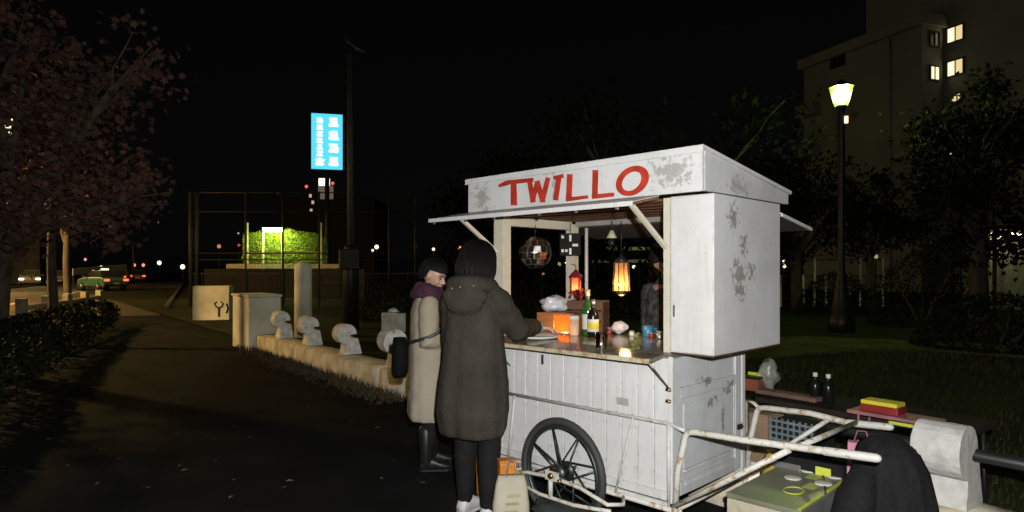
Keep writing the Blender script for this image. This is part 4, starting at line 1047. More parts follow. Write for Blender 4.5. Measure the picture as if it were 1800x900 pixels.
# customer in the beige coat
L2 = (-.625,4.92,0); D2 = (.97,.24); H2 = 1.515; s2 = H2/1.6
shR, elR, wrR = Vector((.150,-.01,1.22)), Vector((.185,-.03,.965)), Vector((.10,.19,.99))
shL, elL, wrL = Vector((-.150,-.01,1.22)), Vector((-.185,.04,.97)), Vector((-.06,.22,.99))
arms = [(shR, elR, wrR, (-.5,.8,.1), (-.6,-.4,-.3), 1, .7), (shL, elL, wrL, (.6,.7,.1), (.5,-.5,-.3), -1, .7)]
legs = [((.08,0,.78),(.085,.02,.44),(.085,-.03,.075),(.10,.12,.035)), ((-.08,0,.78),(-.08,.04,.44),(-.08,.03,.075),(-.08,.18,.035))]
hr = Matrix.Rotation(R(-38), 3, 'Z') @ Matrix.Rotation(R(-20), 3, 'X')
p2, b2, hm2, _ = person('short haired customer in a beige coat and plum scarf looking down at the cart', L2, D2, H2, arms, legs, hr)
mb = MB()
coat_torso(mb, [(.375,.20,.15,0,.0),(.41,.212,.16,0,.0),(.55,.208,.155,0,0),(.75,.198,.148,0,0),(.92,.182,.138,0,-.005),(1.03,.170,.130,0,-.01),(1.15,.164,.126,0,-.01),(1.235,.142,.105,0,-.012),(1.295,.09,.08,0,-.01),(1.325,.06,.06,0,-.005)], 6, .014, .4)
sleeve(mb, shR+Vector((-.01,0,0)), elR, wrR, .076, .068, .054); sleeve(mb, shL+Vector((.01,0,0)), elL, wrL, .076, .068, .054)
remesh(mb.build('coat', M['coat_beige'], p2), .0095, 2, (.016,.12))
mb = MB(); pts = [(.095*math.cos(R(20*i)), .005+.092*math.sin(R(20*i)), 1.295+.022*math.sin(R(20*i)+2.2)) for i in range(19)]
mb.capsule(pts, [.052]*19, 14)
pts = [(.085*math.cos(R(20*i+70)), .015+.09*math.sin(R(20*i+70)), 1.345+.012*math.sin(R(40*i))) for i in range(15)]; mb.capsule(pts, [.042]*15, 14)
mb.capsule([(.05,.11,1.29),(.06,.15,1.21),(.055,.155,1.14)], [.045,.042,.03], 12)
remesh(mb.build('scarf', M['scarf'], p2), .009, 2, (.03,.045))
h2 = hair_mesh(H2, hm2, .100, .065, -.022, 7, 1.04, 1.5).build('hair', M['hair'], p2); hair_locks(H2, hm2, h2, 160, .08, .04, 1.04, 6, 1.6)
for (hp_, kn, an, toe) in legs:
    MB().capsule([Vector(hp_)+Vector((0,0,-.05)), kn, (Vector(kn)*2+Vector(an))/3, Vector(an)+Vector((0,0,.02))], [.083,.066,.064,.05], 16).build('trouser_leg', M['black_cloth'], p2)
    shoe(an, toe, M['iron'], p2, .98, high=True)
T2 = Matrix.Translation(L2) @ Matrix.Rotation(math.atan2(-D2[0], D2[1]), 4, 'Z')
sb = empty('shoulder_bag', L2, math.atan2(-D2[0], D2[1]), 'black shoulder bag hanging on a strap behind the beige coat', 'bag')
mb = MB(); rings = []
for z, w_, d_ in ((.70,.10,.04),(.74,.13,.055),(.90,.125,.05),(.99,.10,.03)):
    rings.append([(.10+w_*.46*math.cos(2*math.pi*k/20), -.225+w_*.46*math.sin(2*math.pi*k/20), z) for k in range(20)])
mb.loft(rings); mb.build('pouch', M_('black_leather', (.004,.004,.004), .8, spec=.1), sb)
mb = MB(); mb.tube([(.12,-.22,.98),(.20,-.15,.965),(.245,-.03,1.0),(.235,.08,1.05),(.20,.16,1.10),(.10,.20,1.18)], (.012,.004), 8, flat=(0,0,1)); mb.build('strap', M['iron'], sb)

# vendor behind the post
L3 = (1.225,5.15,0); D3 = (-.80,-.60); H3 = 1.66
shR, elR, wrR = Vector((.175,0,1.31)), Vector((.20,-.01,1.02)), Vector((.19,.13,.80))
shL, elL, wrL = Vector((-.175,0,1.31)), Vector((-.22,.10,1.05)), Vector((-.19,.14,.80))
arms = [(shR, elR, wrR, (-.1,.4,-.8), (-.6,.4,.2), -1, .5), (shL, elL, wrL, (.1,.4,-.8), (.6,-.1,-.6), 1, .5)]
legs = [((.09,0,.82),(.095,.03,.46),(.10,-.01,.08),(.12,.15,.035)), ((-.09,0,.82),(-.095,.03,.46),(-.10,-.01,.08),(-.12,.15,.035))]
hr = Matrix.Rotation(R(12), 3, 'Z') @ Matrix.Rotation(R(-24), 3, 'X')
p3, b3, hm3, _ = person('vendor in a dark cap and patterned shirt half hidden behind the cream post', L3, D3, H3, arms, legs, hr)
mb = MB(); coat_torso(mb, [(.80,.19,.14,0,0),(.95,.175,.13,0,0),(1.15,.18,.135,0,0),(1.28,.17,.12,0,0),(1.36,.13,.095,0,-.01),(1.42,.07,.07,0,-.005)], 6, .01, 2.)
sleeve(mb, shR, elR, wrR, .075, .065, .05); sleeve(mb, shL, elL, wrL, .075, .065, .05)
remesh(mb.build('shirt', M['shirt'], p3), .012, 3, (.025,.08))
hair_mesh(H3, hm3, .06, .04, -.03, 9, 1.0, 1.3).build('hair', M['hair'], p3)
mb = MB(); mb.ell((0,-.006,.155),(.096,.112,.088), hm3); mb.capsule([hm3@Vector((-.06,.09,.150)), hm3@Vector((0,.155,.148)), hm3@Vector((.06,.09,.150))], [.02,.022,.02], 10)
remesh(mb.build('cap', M['black_cloth'], p3), .008, 2)
for (hp_, kn, an, toe) in legs:
    MB().capsule([Vector(hp_), kn, an], [.098,.075,.06], 16).build('trouser_leg', M['black_cloth'], p3)
    shoe(an, toe, M['iron'], p3, 1.05)

# ------------------------------------------------------------------ trees
def leaf_quads(mb, c, s, rng, lobed=False):
    q = Matrix.Rotation(rng.random()*6.28, 3, 'Z') @ Matrix.Rotation(rng.uniform(-1.2,1.2), 3, 'X') @ Matrix.Rotation(rng.uniform(-1.2,1.2), 3, 'Y')
    if lobed:
        pts = [(0,-.5,0),(.18,-.12,.02),(.55,-.16,0),(.32,.12,.03),(.42,.48,0),(.14,.28,.03),(0,.68,-.04),(-.14,.28,.03),(-.42,.48,0),(-.32,.12,.03),(-.55,-.16,0),(-.18,-.12,.02)]
        mb.add([Vector(c)+(q@Vector(p_))*s for p_ in pts]+[Vector(c)], [(12,i,(i+1)%12) for i in range(12)])
    else:
        mb.add([Vector(c)+(q@Vector(p_))*s for p_ in ((0,-.5,0),(.28,0,.06),(0,.55,0),(-.28,0,.06))], [(0,1,2,3)])

def limb(mb, p, q, r0, r1, rng, bend=.12):
    p, q = Vector(p), Vector(q); L = (q-p).length; pts = []
    for i in range(6):
        t = i/5; pts.append(p.lerp(q,t)+Vector((rng.uniform(-1,1),rng.uniform(-1,1),rng.uniform(-.5,.5)))*bend*L*.4*math.sin(t*math.pi))
    mb.tube(pts, [r0+(r1-r0)*i/5 for i in range(6)], 8)

def tree(name, loc, trunk_h, trunk_r, blobs, nleaf, leaf_s, leafmat, label, cat='tree', group=None, seed=1, lobed=False, lean=(0,0), twigs=3):
    """blobs: (x,y,z,r) crown clumps relative to loc; limbs lead to each clump"""
    rng = random.Random(seed); t = empty(name, loc, 0, label, cat, group)
    mb = MB(); top = Vector((lean[0], lean[1], trunk_h))
    mb.tube([(0,0,-.05),(lean[0]*.2+.02,lean[1]*.2,trunk_h*.3),(lean[0]*.6-.02,lean[1]*.6,trunk_h*.65),top], [trunk_r*1.25,trunk_r,trunk_r*.85,trunk_r*.7], 12)
    cm = MB()
    for (x,y,z,r_) in blobs:
        c = Vector((x,y,z)); st = Vector((lean[0]*.8,lean[1]*.8,trunk_h*rng.uniform(.75,1)))
        limb(mb, st, c, trunk_r*.5, .02, rng)
        for k in range(twigs):
            e = c+Vector((rng.gauss(0,1),rng.gauss(0,1),rng.gauss(0,.8))).normalized()*r_*.85
            limb(mb, st.lerp(c,.7), e, .025, .006, rng)
        n = int(nleaf*(r_**2)/sum(b[3]**2 for b in blobs))
        subs = [c+Vector((rng.gauss(0,1),rng.gauss(0,1),rng.gauss(0,.8))).normalized()*r_*rng.uniform(.4,.9) for _ in range(14)]
        for k in range(n):
            b_ = rng.choice(subs); d = Vector((rng.gauss(0,1),rng.gauss(0,1),rng.gauss(0,.7)))*r_*.26
            leaf_quads(cm, b_+d, leaf_s*rng.uniform(.6,1.25), rng, lobed)
    mb.build('trunk', M['bark'], t)
    o = cm.build('crown', leafmat, t); tag(o, kind='stuff')
    return t
def rel(loc, px, py, dy): q_ = PX(px,py,loc[1]+dy); return (q_.x-loc[0], q_.y-loc[1], q_.z)
# maple over the hedge
ml = (-7.45,9.3,0)
blobs = [(*rel(ml,230,120,-.8),.62),(*rel(ml,150,190,-.6),.75),(*rel(ml,40,120,-.3),.9),(*rel(ml,250,330,-.6),.45),(*rel(ml,160,320,-1.),.75),(*rel(ml,60,360,-.8),.9),(*rel(ml,-60,220,0),1.2),(*rel(ml,-60,400,-.5),.8),(*rel(ml,110,250,.6),.8),(*rel(ml,200,390,.3),.55),(*rel(ml,0,30,0),.7)]
tree('maple_tree', ml, 2.2, .17, blobs, 5200, .098, M['maple'], 'reddish brown maple with lobed leaves overhanging the hedge and road', seed=5, lobed=True, lean=(.3,0), twigs=5)
for i, (px, y, lab) in enumerate(((92,12.5,'thin dark street tree standing nearest the maple by the road'),(118,16.,'thin street tree farther along the road behind the guard rail'))):
    q = solve(px, y); tree('street_tree', (q.x,q.y,0), 2.6, .09, [(0,0,3.2,.7),(.5,.1,3.8,.7),(-.5,0,3.9,.8)], 1300, .11, M['maple'], lab, group='thin street trees along the road', seed=20+i, lobed=True)
# park trees behind the cart
pt = [(1010,24,2.6,'broad park tree with sparse dim leaves above the cart sign',9),(1150,21,2.9,'denser dim park tree rising over the gable of the cart',10),(880,29,2.6,'low park tree fading into the night above the awning',11),(1300,26,2.3,'bushy park tree between the cart roof and the street lamp',12),(1400,24,2.0,'dark park tree standing just behind the street lamp',13)]
for (px, y, r_, lab, sd_) in pt:
    rng = random.Random(sd_); q = solve(px, y)
    bl = [(rng.uniform(-1,1)*r_*.9, rng.uniform(-1,1)*r_*.6, 3.6+rng.uniform(-.8,1.0)*r_*.8, r_*rng.uniform(.45,.7)) for _ in range(8)]
    tree('park_tree', (q.x,q.y,0), 2.4, .2, bl, 3600, .24, M['leaf'], lab, group='park trees behind the cart', seed=sd_)
q = solve(1720, 14.5)
tree('dark_tree', (q.x,q.y,0), 2.4, .2, [(*rel((q.x,q.y,0),1705,240,0),1.2),(*rel((q.x,q.y,0),1640,330,-.4),.9),(*rel((q.x,q.y,0),1740,340,0),1.3),(*rel((q.x,q.y,0),1780,220,.3),1.1),(*rel((q.x,q.y,0),1700,420,.2),.8),(*rel((q.x,q.y,0),1800,420,.2),.9),(*rel((q.x,q.y,0),1740,150,.3),.55),(*rel((q.x,q.y,0),1630,250,.3),.35)], 7000, .16, M['leaf'], 'big black leafy tree standing in front of the apartment block', seed=33, twigs=6)
q = solve(1530, 24)
tree('dark_tree', (q.x,q.y,0), 2., .16, [(0,0,2.9,1.2),(-.9,.2,3.3,.9),(1.0,0,3.2,1.1),(.2,.3,4.3,.9)], 3000, .2, M['leaf'], 'small dark tree between the street lamp and the apartment block', seed=34)
# bushes and hedge
def bush(px, y, w, h, lab, seed, mat=M['leaf2'], n=2600, s_=.09):
    q = solve(px, y); rng = random.Random(seed); t = empty('bush', (q.x,q.y,0), 0, lab, 'bush')
    mb = MB()
    for k in range(6): limb(mb, (0,0,0), (rng.uniform(-.6,.6)*w,rng.uniform(-.5,.5)*w,h*rng.uniform(.5,.9)), .02, .006, rng)
    mb.build('stems', M['bark'], t); cm = MB()
    for k in range(n):
        a = rng.random()*6.28; u = rng.uniform(-.2,1); rr = math.sqrt(max(0,1-u*u))*rng.uniform(.75,1.02)
        leaf_quads(cm, (w*rr*math.cos(a), w*rr*math.sin(a)*.8, .1+h*max(0,u)*rng.uniform(.85,1.05)), s_*rng.uniform(.7,1.3), rng)
    tag(cm.build('foliage', mat, t), kind='stuff')
bush(1620, 17, 1.35, 1.85, 'big round black bush on the lawn behind the street lamp', 41)
bush(1760, 12, 1.5, .95, 'low spreading bush at the foot of the dark tree', 42)
bush(1470, 22, 1.3, 1.3, 'round bush beside the base of the street lamp', 43)
bush(960, 20, 1.6, 1.3, 'dark bush behind the opening of the cart', 44); bush(1110, 20, 1.8, 1.25, 'dark bush behind the pendant lamp', 45)
bush(700, 19, 1.2, 1.1, 'dark bush behind the low wall near the beige coat', 46)
hg = empty('hedge', (-6.3,8.2,0), 0, 'long clipped dark hedge along the edge of the path', 'hedge')
mb = MB(); hc = MB(); rng = random.Random(4)
hp0, hp1 = Vector((-4.3,3.6,0)), Vector((-11.2,17.5,0))
for k in range(13000):
    t_ = rng.random(); c = hp0.lerp(hp1,t_); a = rng.uniform(0,math.pi); wv = 1+.2*mnoise.noise((t_*14,0,0))
    nrm = Vector((-.895,-.445,0))
    rr = rng.uniform(.86,1.04)
    leaf_quads(hc, c-Vector((-6.3,8.2,0))+nrm*(math.cos(a)*.62*rr*wv)+Vector((0,0,.08+.66*wv*rr*math.sin(a)**.6)), .085*rng.uniform(.6,1.3), rng)
tag(hc.build('foliage', M['leaf2'], hg), kind='stuff')
for k in range(40):
    c = hp0.lerp(hp1,(k+.5)/40)-Vector((-6.3,8.2,0)); limb(mb, c, c+Vector((rng.uniform(-.3,.3),rng.uniform(-.3,.3),.6)), .025, .01, rng)
tag(mb.build('stems', M['bark'], hg), kind='stuff')
# guard fence of short posts by the hedge
gf = empty('guard_fence', (-8.9,11.6,0), 0, 'short wooden guard fence of posts and a rail beside the maple trunk', 'fence')
a_, b_ = solve(38,11.6), solve(175,16.5)
for k in range(5):
    c = a_.lerp(b_, k/4)-Vector((-8.9,11.6,0)); MB().box(c.x-.07,c.y-.07,0,c.x+.07,c.y+.07,.98).build('post', M_('grey_wood', (.24,.20,.13), .9) if k == 0 else bpy.data.materials['grey_wood'], gf, .012)
mb = MB(); c0_, c1_ = a_-Vector((-8.9,11.6,0)), b_-Vector((-8.9,11.6,0)); mb.tube([(c0_.x,c0_.y,.80),(c1_.x,c1_.y,.80)], .05, 8); mb.build('rail', bpy.data.materials['grey_wood'], gf)

# ------------------------------------------------------------------ lamps and signs
# sodium street lamps along the road
def street_lamp(loc, h, arm, label, st=70, group='sodium street lamps along the road', energy=500):
    t = empty('street_lamp', loc, 0, label, 'street lamp', group)
    MB().tube([(0,0,0),(0,0,h*.5),(0,0,h-.3),(arm[0]*.3,arm[1]*.3,h),(arm[0],arm[1],h+.08)], [.08,.065,.05,.045,.04], 10).build('pole', M['netpost'], t)
    MB().ell((arm[0],arm[1],h+.09),(.30,.16,.09)).build('lamp_head', M['lens'], t)
    MB().ell((arm[0],arm[1],h+.03),(.22,.12,.06)).build('lamp_glass', EM('sodium_glass', (1,.62,.20) if st > 4100 else (1,.50,.10), st), t)
    return t
street_lamp((-13.6,12.6,0), 3.7, (1.0,.2), 'low orange street lamp beyond the maple, first along the kerb', 4200)
street_lamp((-20.6,26.,0), 6.3, (-1.9,-.3), 'orange street lamp above the lit road, second along the kerb', 4000)
street_lamp((-32,38.5,0), 6.5, (-2.0,-.4), 'orange street lamp above the lit road, third along the kerb', 7000)
street_lamp((-45,54,0), 6.5, (-2.0,-.4), 'orange street lamp above the lit road, farthest along the kerb', 7000)
# green white park lamp
lp = PX(1479,585,15.4); pl_ = empty('park_lamp', (lp.x,lp.y,0), 0, 'park street lamp with a blazing green white lantern on a black post', 'street lamp')
zc = EYE+(475-167)/F*15.4
MB().lathe([(.30,0),(.30,.35),(.24,.45),(.17,.9),(.12,1.2),(.085,1.4),(.075,zc-.35),(.09,zc-.33),(.13,zc-.26)], 16).build('post', M['iron'], pl_)
def LANTERN_GLASS():
    """frosted lantern glass: lets the bulb light out and has the yellow green halo of the bulb added as emission"""
    m = bpy.data.materials.new('lantern_glass'); m.use_nodes = True; nt = m.node_tree; nt.nodes.clear()
    t = nt.nodes.new('ShaderNodeBsdfTransparent'); t.inputs[0].default_value = (.82,.9,.55,1)
    e = nt.nodes.new('ShaderNodeEmission'); e.inputs[0].default_value = (.62,1,.12,1); e.inputs[1].default_value = .85
    a = nt.nodes.new('ShaderNodeAddShader'); o = nt.nodes.new('ShaderNodeOutputMaterial')
    nt.links.new(t.outputs[0], a.inputs[0]); nt.links.new(e.outputs[0], a.inputs[1]); nt.links.new(a.outputs[0], o.inputs[0]); return m
MB().lathe([(.15,zc-.255),(.265,zc+.17)], 8, smooth=False).build('lantern', LANTERN_GLASS(), pl_)
MB().ell((0,0,zc-.01),(.185,.185,.195)).build('bulb', EM('mercury_bulb', (.82,1,.42), 300), pl_)
MB().lathe([(.285,zc+.175),(.295,zc+.19),(.13,zc+.27),(.03,zc+.36)], 8, smooth=False).build('lantern_cap', M['iron'], pl_)
mb = MB()
for k in range(8):
    a = 2*math.pi*k/8; mb.tube([(.155*math.cos(a),.155*math.sin(a),zc-.25),(.27*math.cos(a),.27*math.sin(a),zc+.17)], .006, 6)
mb.build('lantern_rib', M['iron'], pl_)
mb = MB(); mb.cbox((.07,-.09,zc-.60),(.06,.06,.16)); mb.build('small_lamp', EM('amber_lamp', (1,.75,.45), 2.2), pl_)
# tall street pole
sp = PX(617,580,16.); po = empty('street_pole', (sp.x,sp.y,0), 0, 'tall dark tapered street pole with a thin arm at the top behind the low wall', 'pole')
MB().tube([(0,0,0),(.0,0,2.0),(0,0,2.1)], [.20,.17,.13], 14).build('base_column', M['iron'], po)
MB().tube([(0,0,2.1),(-.02,0,4.4),(-.04,0,6.75)], [.085,.07,.055], 12).build('shaft', M['netpost'], po)
MB().tube([(-.16,.0,7.15),(.10,0,6.95),(.32,.0,6.80)], [.02,.03,.02], 8).build('arm', M['netpost'], po)
MB().cbox((0,0,1.75),(.5,.4,.5)).build('switch_box', M['iron'], po, .03)
# blue sign
BD = 45.
sgp = PX(575,250,BD); bs = empty('light_box_sign', (sgp.x,sgp.y,0), R(14), 'glowing cyan vertical light box sign with white characters high on a pole', 'sign')
sw, shh = 54/F*BD/math.cos(R(14)), 101/F*BD; zc2 = sgp.z
MB().box(-sw/2,-.2,zc2-shh/2,sw/2,.2,zc2+shh/2).build('case', M['iron'], bs)
MB().box(-sw/2+.06,-.23,zc2-shh/2+.08,sw/2-.06,-.202,zc2+shh/2-.08).build('panel', EM('cyan_panel', (.10,.68,.90), 1.15), bs)
WH = EM('white_character', (.85,.98,1.0), 1.8)
def kanji(cx, cz, w_, h_, seed):
    rng = random.Random(seed); mb = MB(); t_ = w_*.23
    for k in range(3):
        z = cz+h_*(-.40+.38*k+rng.uniform(-.04,.04)); mb.cbox((cx+w_*rng.uniform(-.08,.08), -.2400-.001*k, z), (w_*rng.uniform(.55,1), .01, t_))
    for k in range(2):
        x = cx+w_*(-.22+.44*k+rng.uniform(-.1,.1)); hh = h_*rng.uniform(.5,.95); mb.cbox((x, -.2450-.001*k, cz+h_*rng.uniform(-.08,.08)), (t_, .01, hh))
    for k in (-1, 1):
        mb.beam((cx+k*.05*w_, -.2480-.001*k, cz+.1*h_), (cx+k*.42*w_, -.2480-.001*k, cz-h_*.48), .01, t_)
    mb.build('character', WH, bs)
for k in range(4): kanji(sw*.20, zc2+shh*(.34-.225*k), sw*.32, shh*.15, k)
for k in range(7): kanji(-sw*.22, zc2+shh*(.36-.115*k), sw*.20, shh*.085, 10+k)
kanji(-sw*.22, zc2-shh*.36, sw*.28, shh*.10, 30)
MB().tube([(0,0,0),(0,0,zc2-shh/2)], .16, 12).build('pole', M['iron'], bs)
# far shop building behind the sign
fbp = PX(573,475,80.); fbu = empty('shop_building', (fbp.x,fbp.y,0), 0, 'far low building with a lit rooftop sign and red lamps below the cyan sign', 'building')
zz = EYE+(475-350)/F*80
MB().box(-5,0,0,6,8,zz).build('wall', M_('far_wall', (.02,.018,.016), .9), fbu)
MB().box(-.9,-.2,zz+.0,.9,0,zz+1.6).build('roof_sign', EM('brown_sign', (.16,.11,.08), .8), fbu)
MB().box(-.8,-.3,zz+1.62,.5,-.1,zz+2.5).build('white_sign', EM('warm_white', (1,.92,.75), 2.2), fbu)
for (x, z) in ((.9,zz+1.9),(-2.3,zz+1.5)):
    MB().ell((x,-.3,z),(.2,.1,.2), nu=10, nv=8).build('red_lamp', EM('red_beacon', (1,.12,.07), 1.2) if x > 0 else bpy.data.materials['red_beacon'], fbu)
for (x, z) in ((-1.9,zz+.4),(-1.6,zz-.4),(-1.8,zz-1.4)): MB().box(x-.15,-.06,z-.2,x+.15,-.02,z+.2).build('window', EM('dim_window', (1,.8,.55), .5) if z > zz else bpy.data.materials['dim_window'], fbu)

# ------------------------------------------------------------------ sports court fence with the green lit hedge
cf_ = empty('court_fence', PX(330,475,26), 0, 'tall net fence of thin posts round the sports court', 'fence')
b0 = PX(330,475,26); b0.z = 0; cf_.location = b0
fl_ = lambda px, d=26.: solve(px, d)-b0
ztop = EYE+(475-337)/F*26
for px in (335,346,432,497,561,618,684,730):
    c = fl_(px); MB().tube([(c.x,0,0),(c.x,0,ztop)], .04 if px > 350 else .07, 8).build('post', M['netpost'], cf_)
for z in (ztop-.03, EYE+(475-372)/F*26, EYE+(475-445)/F*26, 1.9):
    c0_, c1_ = fl_(335), fl_(730); MB().tube([(c0_.x,.05,z),(c1_.x,.05,z)], .022, 6).build('rail', M['netpost'], cf_)
mb = MB(); c0_, c1_ = fl_(335), fl_(730)
n = int((c1_.x-c0_.x)/.10)
for i in range(n): x = c0_.x+.1*i; mb.cbox((x,.09,.75),(.022,.022,1.2))
for z in (.25,1.35): mb.box(c0_.x,.10,z-.03,c1_.x,.13,z+.03)
tag(mb.build('picket', M['netpost'], cf_), kind='stuff')
# lit hedge wall
HD = 36.
hw = PX(497,475,HD); gh = empty('lit_hedge', (hw.x,hw.y,0), 0, 'clipped hedge glowing bright green under a tube lamp in the sports court', 'hedge')
wdt = 150/F*HD; ht = EYE+(475-402)/F*HD
def hedge_top(x): return ht*(1-.10*abs((x+.3)/(wdt/2))**2)+.22*mnoise.noise((x*2.2,0,3))
b1_ = MB(); n = 30; xs = [-wdt/2+wdt*i/n for i in range(n+1)]
b1_.prism([(xs[0],0)]+[(xs[-1],0)]+[(x, hedge_top(x)-.08) for x in xs[::-1]], 'y', .42, 1.4); b1_.build('core', M['hedgegreen'], gh, fix=True)
cm = MB(); rng = random.Random(8)
for k in range(16000):
    x = rng.uniform(-wdt/2,wdt/2); leaf_quads(cm, (x, .43-rng.random()*.12, hedge_top(x)*rng.uniform(.03,1.0)), .085*rng.uniform(.6,1.3), rng)
tag(cm.build('foliage', M['hedgegreen'], gh), kind='stuff')
tl = PX(480,404,HD-.6); tu = empty('tube_lamp', (tl.x,tl.y,0), 0, 'white tube lamp on two pale posts in front of the green lit hedge', 'lamp')
MB().box(-.55,-.06,tl.z-.09,.55,.06,tl.z+.09).build('tube', EM('green_tube', (.80,1,.28), 210), tu)
WP = M_('white_lamp_post', (.7,.7,.65), .5)
for px in (463,497):
    x = (px-480)/F*HD; MB().tube([(x,-.05,0),(x,-.05,tl.z-.1 if px > 480 else tl.z+.05)], .075, 8).build('post', WP, tu)
for px in (432,561): x = (px-480)/F*HD; MB().tube([(x,.3,0),(x,.3,tl.z+.4)], .05, 8).build('side_post', WP, tu)
MB().box(-1.6,-.02,EYE+(475-445)/F*HD-.05,2.6,.02,EYE+(475-445)/F*HD+.05).build('rail', WP, tu)
MB().box(-2.6,+.15,EYE+(475-468)/F*HD-.12,4.2,.45,EYE+(475-468)/F*HD+.12).build('low_panel', WP, tu)
MB().box(-3.6,-.30,0,5.0,.10,EYE+(475-468)/F*HD-.15).build('plinth_board', M['iron'], tu)
# lit rails of the park behind the cart
rp0 = PX(1115,437,30); pr = empty('park_railing', (rp0.x,rp0.y,0), 0, 'greenish lit bars of a park railing seen through the cart', 'railing')
for (pxa, pxb, py) in ((1040,1175,437),(1040,1072,459),(1094,1140,459)):
    xa, xb = (pxa-1115)/F*30, (pxb-1115)/F*30; z = EYE+(475-py)/F*30
    MB().box(xa,-.05,z-.07,xb,.05,z+.07).build('bar', WP, pr)
for px in (1045,1090,1125,1170): x = (px-1115)/F*30; MB().tube([(x,.1,0),(x,.1,2.6)], .05, 8).build('post', M['netpost'], pr)
lq = PX(1115,425,29.4); MB().box(-.35,-.6,lq.z+.9,.35,-.5,lq.z+1.0).build('strip_lamp', EM('park_strip', (.7,1,.3), 22), pr)
# white picket fence on the right
rf_ = empty('park_fence', (solve(1365,26).x,26,0), 0, 'pale post and rail park fence on the lawn beyond the street lamp', 'fence')
for i, px in enumerate(range(1372,1560,20)):
    x = (px-1365)/F*26; MB().box(x-.03,-.03,0,x+.03,.03,1.95 if i % 2 else 1.3).build('post', WP, rf_)
for z in (1.9,1.25,.35): MB().box(0,.035,z-.025,190/F*26,.06,z+.025).build('rail', M['netpost'], rf_)

# ------------------------------------------------------------------ apartment building
ap = empty('apartment_block', (26.3,42,0), 0, 'tall concrete apartment block with lit windows behind the park trees', 'building')
ua = Vector((-3.4,9.3,0)).normalized(); ub = Vector((9.3,3.4,0)).normalized()
def face(mb, o_, d1, L1_, d2, L2_, z0, z1):
    P = [o_, o_+d1*L1_, o_+d1*L1_+d2*L2_, o_+d2*L2_]
    mb.add([(p.x,p.y,z) for z in (z0,z1) for p in P], [(0,3,2,1),(4,5,6,7),(0,1,5,4),(1,2,6,5),(2,3,7,6),(3,0,4,7)])
O = Vector((0,0,0))
mb = MB(); face(mb, O, ua, 9.9, ub, 6, 0, 17.2); mb.build('wall', M['build'], ap, fix=True)
mb = MB(); face(mb, O-ua*.35-ub*.35, ua, 10.6, ub, 3, 17.22, 17.95); mb.build('parapet', M['build'], ap, fix=True)
wo2 = ub*2.05-ua*9
mb = MB(); face(mb, wo2, ua, 15, ub, 9, 0, 27); mb.build('stair_tower', M['build'], ap, fix=True)
LW = EM('lit_window', (1,.86,.50), 1.5); LW2 = EM('lit_window_dim', (1,.78,.36), .85)
FR = M_('window_frame', (.06,.06,.055), .6)
def window(face_o, d, n, s0, s1, z0, z1, m_, split=.5):
    """window on the plane through face_o along d, outward normal n"""
    def pt(s_, z, e): p = face_o+d*s_+n*e; return (p.x,p.y,z)
    def slab(mb, s0_, s1_, z0_, z1_, e0, e1): mb.add([pt(a,z,e) for e in (e0,e1) for a,z in ((s0_,z0_),(s1_,z0_),(s1_,z1_),(s0_,z1_))], [(0,3,2,1),(4,5,6,7),(0,1,5,4),(1,2,6,5),(2,3,7,6),(3,0,4,7)])
    mb = MB(); f_ = .09
    slab(mb, s0-f_, s1+f_, z0-f_, z0, .01, .10); slab(mb, s0-f_, s1+f_, z1, z1+f_, .01, .10); slab(mb, s0-f_, s0, z0+.001, z1-.001, .01, .10); slab(mb, s1, s1+f_, z0+.001, z1-.001, .01, .10)
    sm_ = s0+(s1-s0)*split; slab(mb, sm_-.03, sm_+.03, z0+.001, z1-.001, .01, .08)
    w_ = mb.build('window', FR, ap, fix=True)
    mb = MB(); slab(mb, s0, sm_-.031, z0+.002, z1-.002, .012, .03); mb.build('pane', m_[0], w_, fix=True)
    mb = MB(); slab(mb, sm_+.031, s1, z0+.002, z1-.002, .012, .03); mb.build('pane', m_[1], w_, fix=True)
zpy = lambda py, d: EYE+(475-py)/F*d
window(O, ub, -ua, .75, 1.5, zpy(140,42.4), zpy(118,42.4), (LW,LW))
window(O, ub, -ua, .75, 1.5, zpy(80,42.4), zpy(57,42.4), (M['win_dark'],M['win_dark']))
for pyc in (55,115):
    window(wo2, ua, -ub, 7.75, 8.75, zpy(pyc+13,41.6), zpy(pyc-12,41.6), (LW2,LW))
window(O, ua, -ub, 6.0, 7.2, zpy(115,48), zpy(98,48), (M['win_dark'],M['win_dark']))
for (s0,z) in ((3.0,9.2),(3.4,8.6),(3.1,12.3)):
    window(wo2, ua, -ub, s0+4.8, s0+5.25, z, z+.45, (LW2,LW2))
for k in range(5):
    mb = MB(); face(mb, O+ua*.02-ub*.10-ua*.12, ua, 10.0, ub, .10, 1.6+3.1*k, 1.85+3.1*k); mb.build('floor_band', M['build'], ap, fix=True)
pp_ = O+ua*2.2-ub*.12; MB().tube([(pp_.x,pp_.y,0),(pp_.x,pp_.y,17.1)], .07, 8).build('drain_pipe', M['build'], ap)
for k in range(4):
    mb = MB(); c0_ = O+ua*8.2-ub*.9
    face(mb, c0_, ua, 1.7, ub, .9, 4+3.1*k, 4.9+3.1*k); mb.build('balcony', M['build'], ap, fix=True)
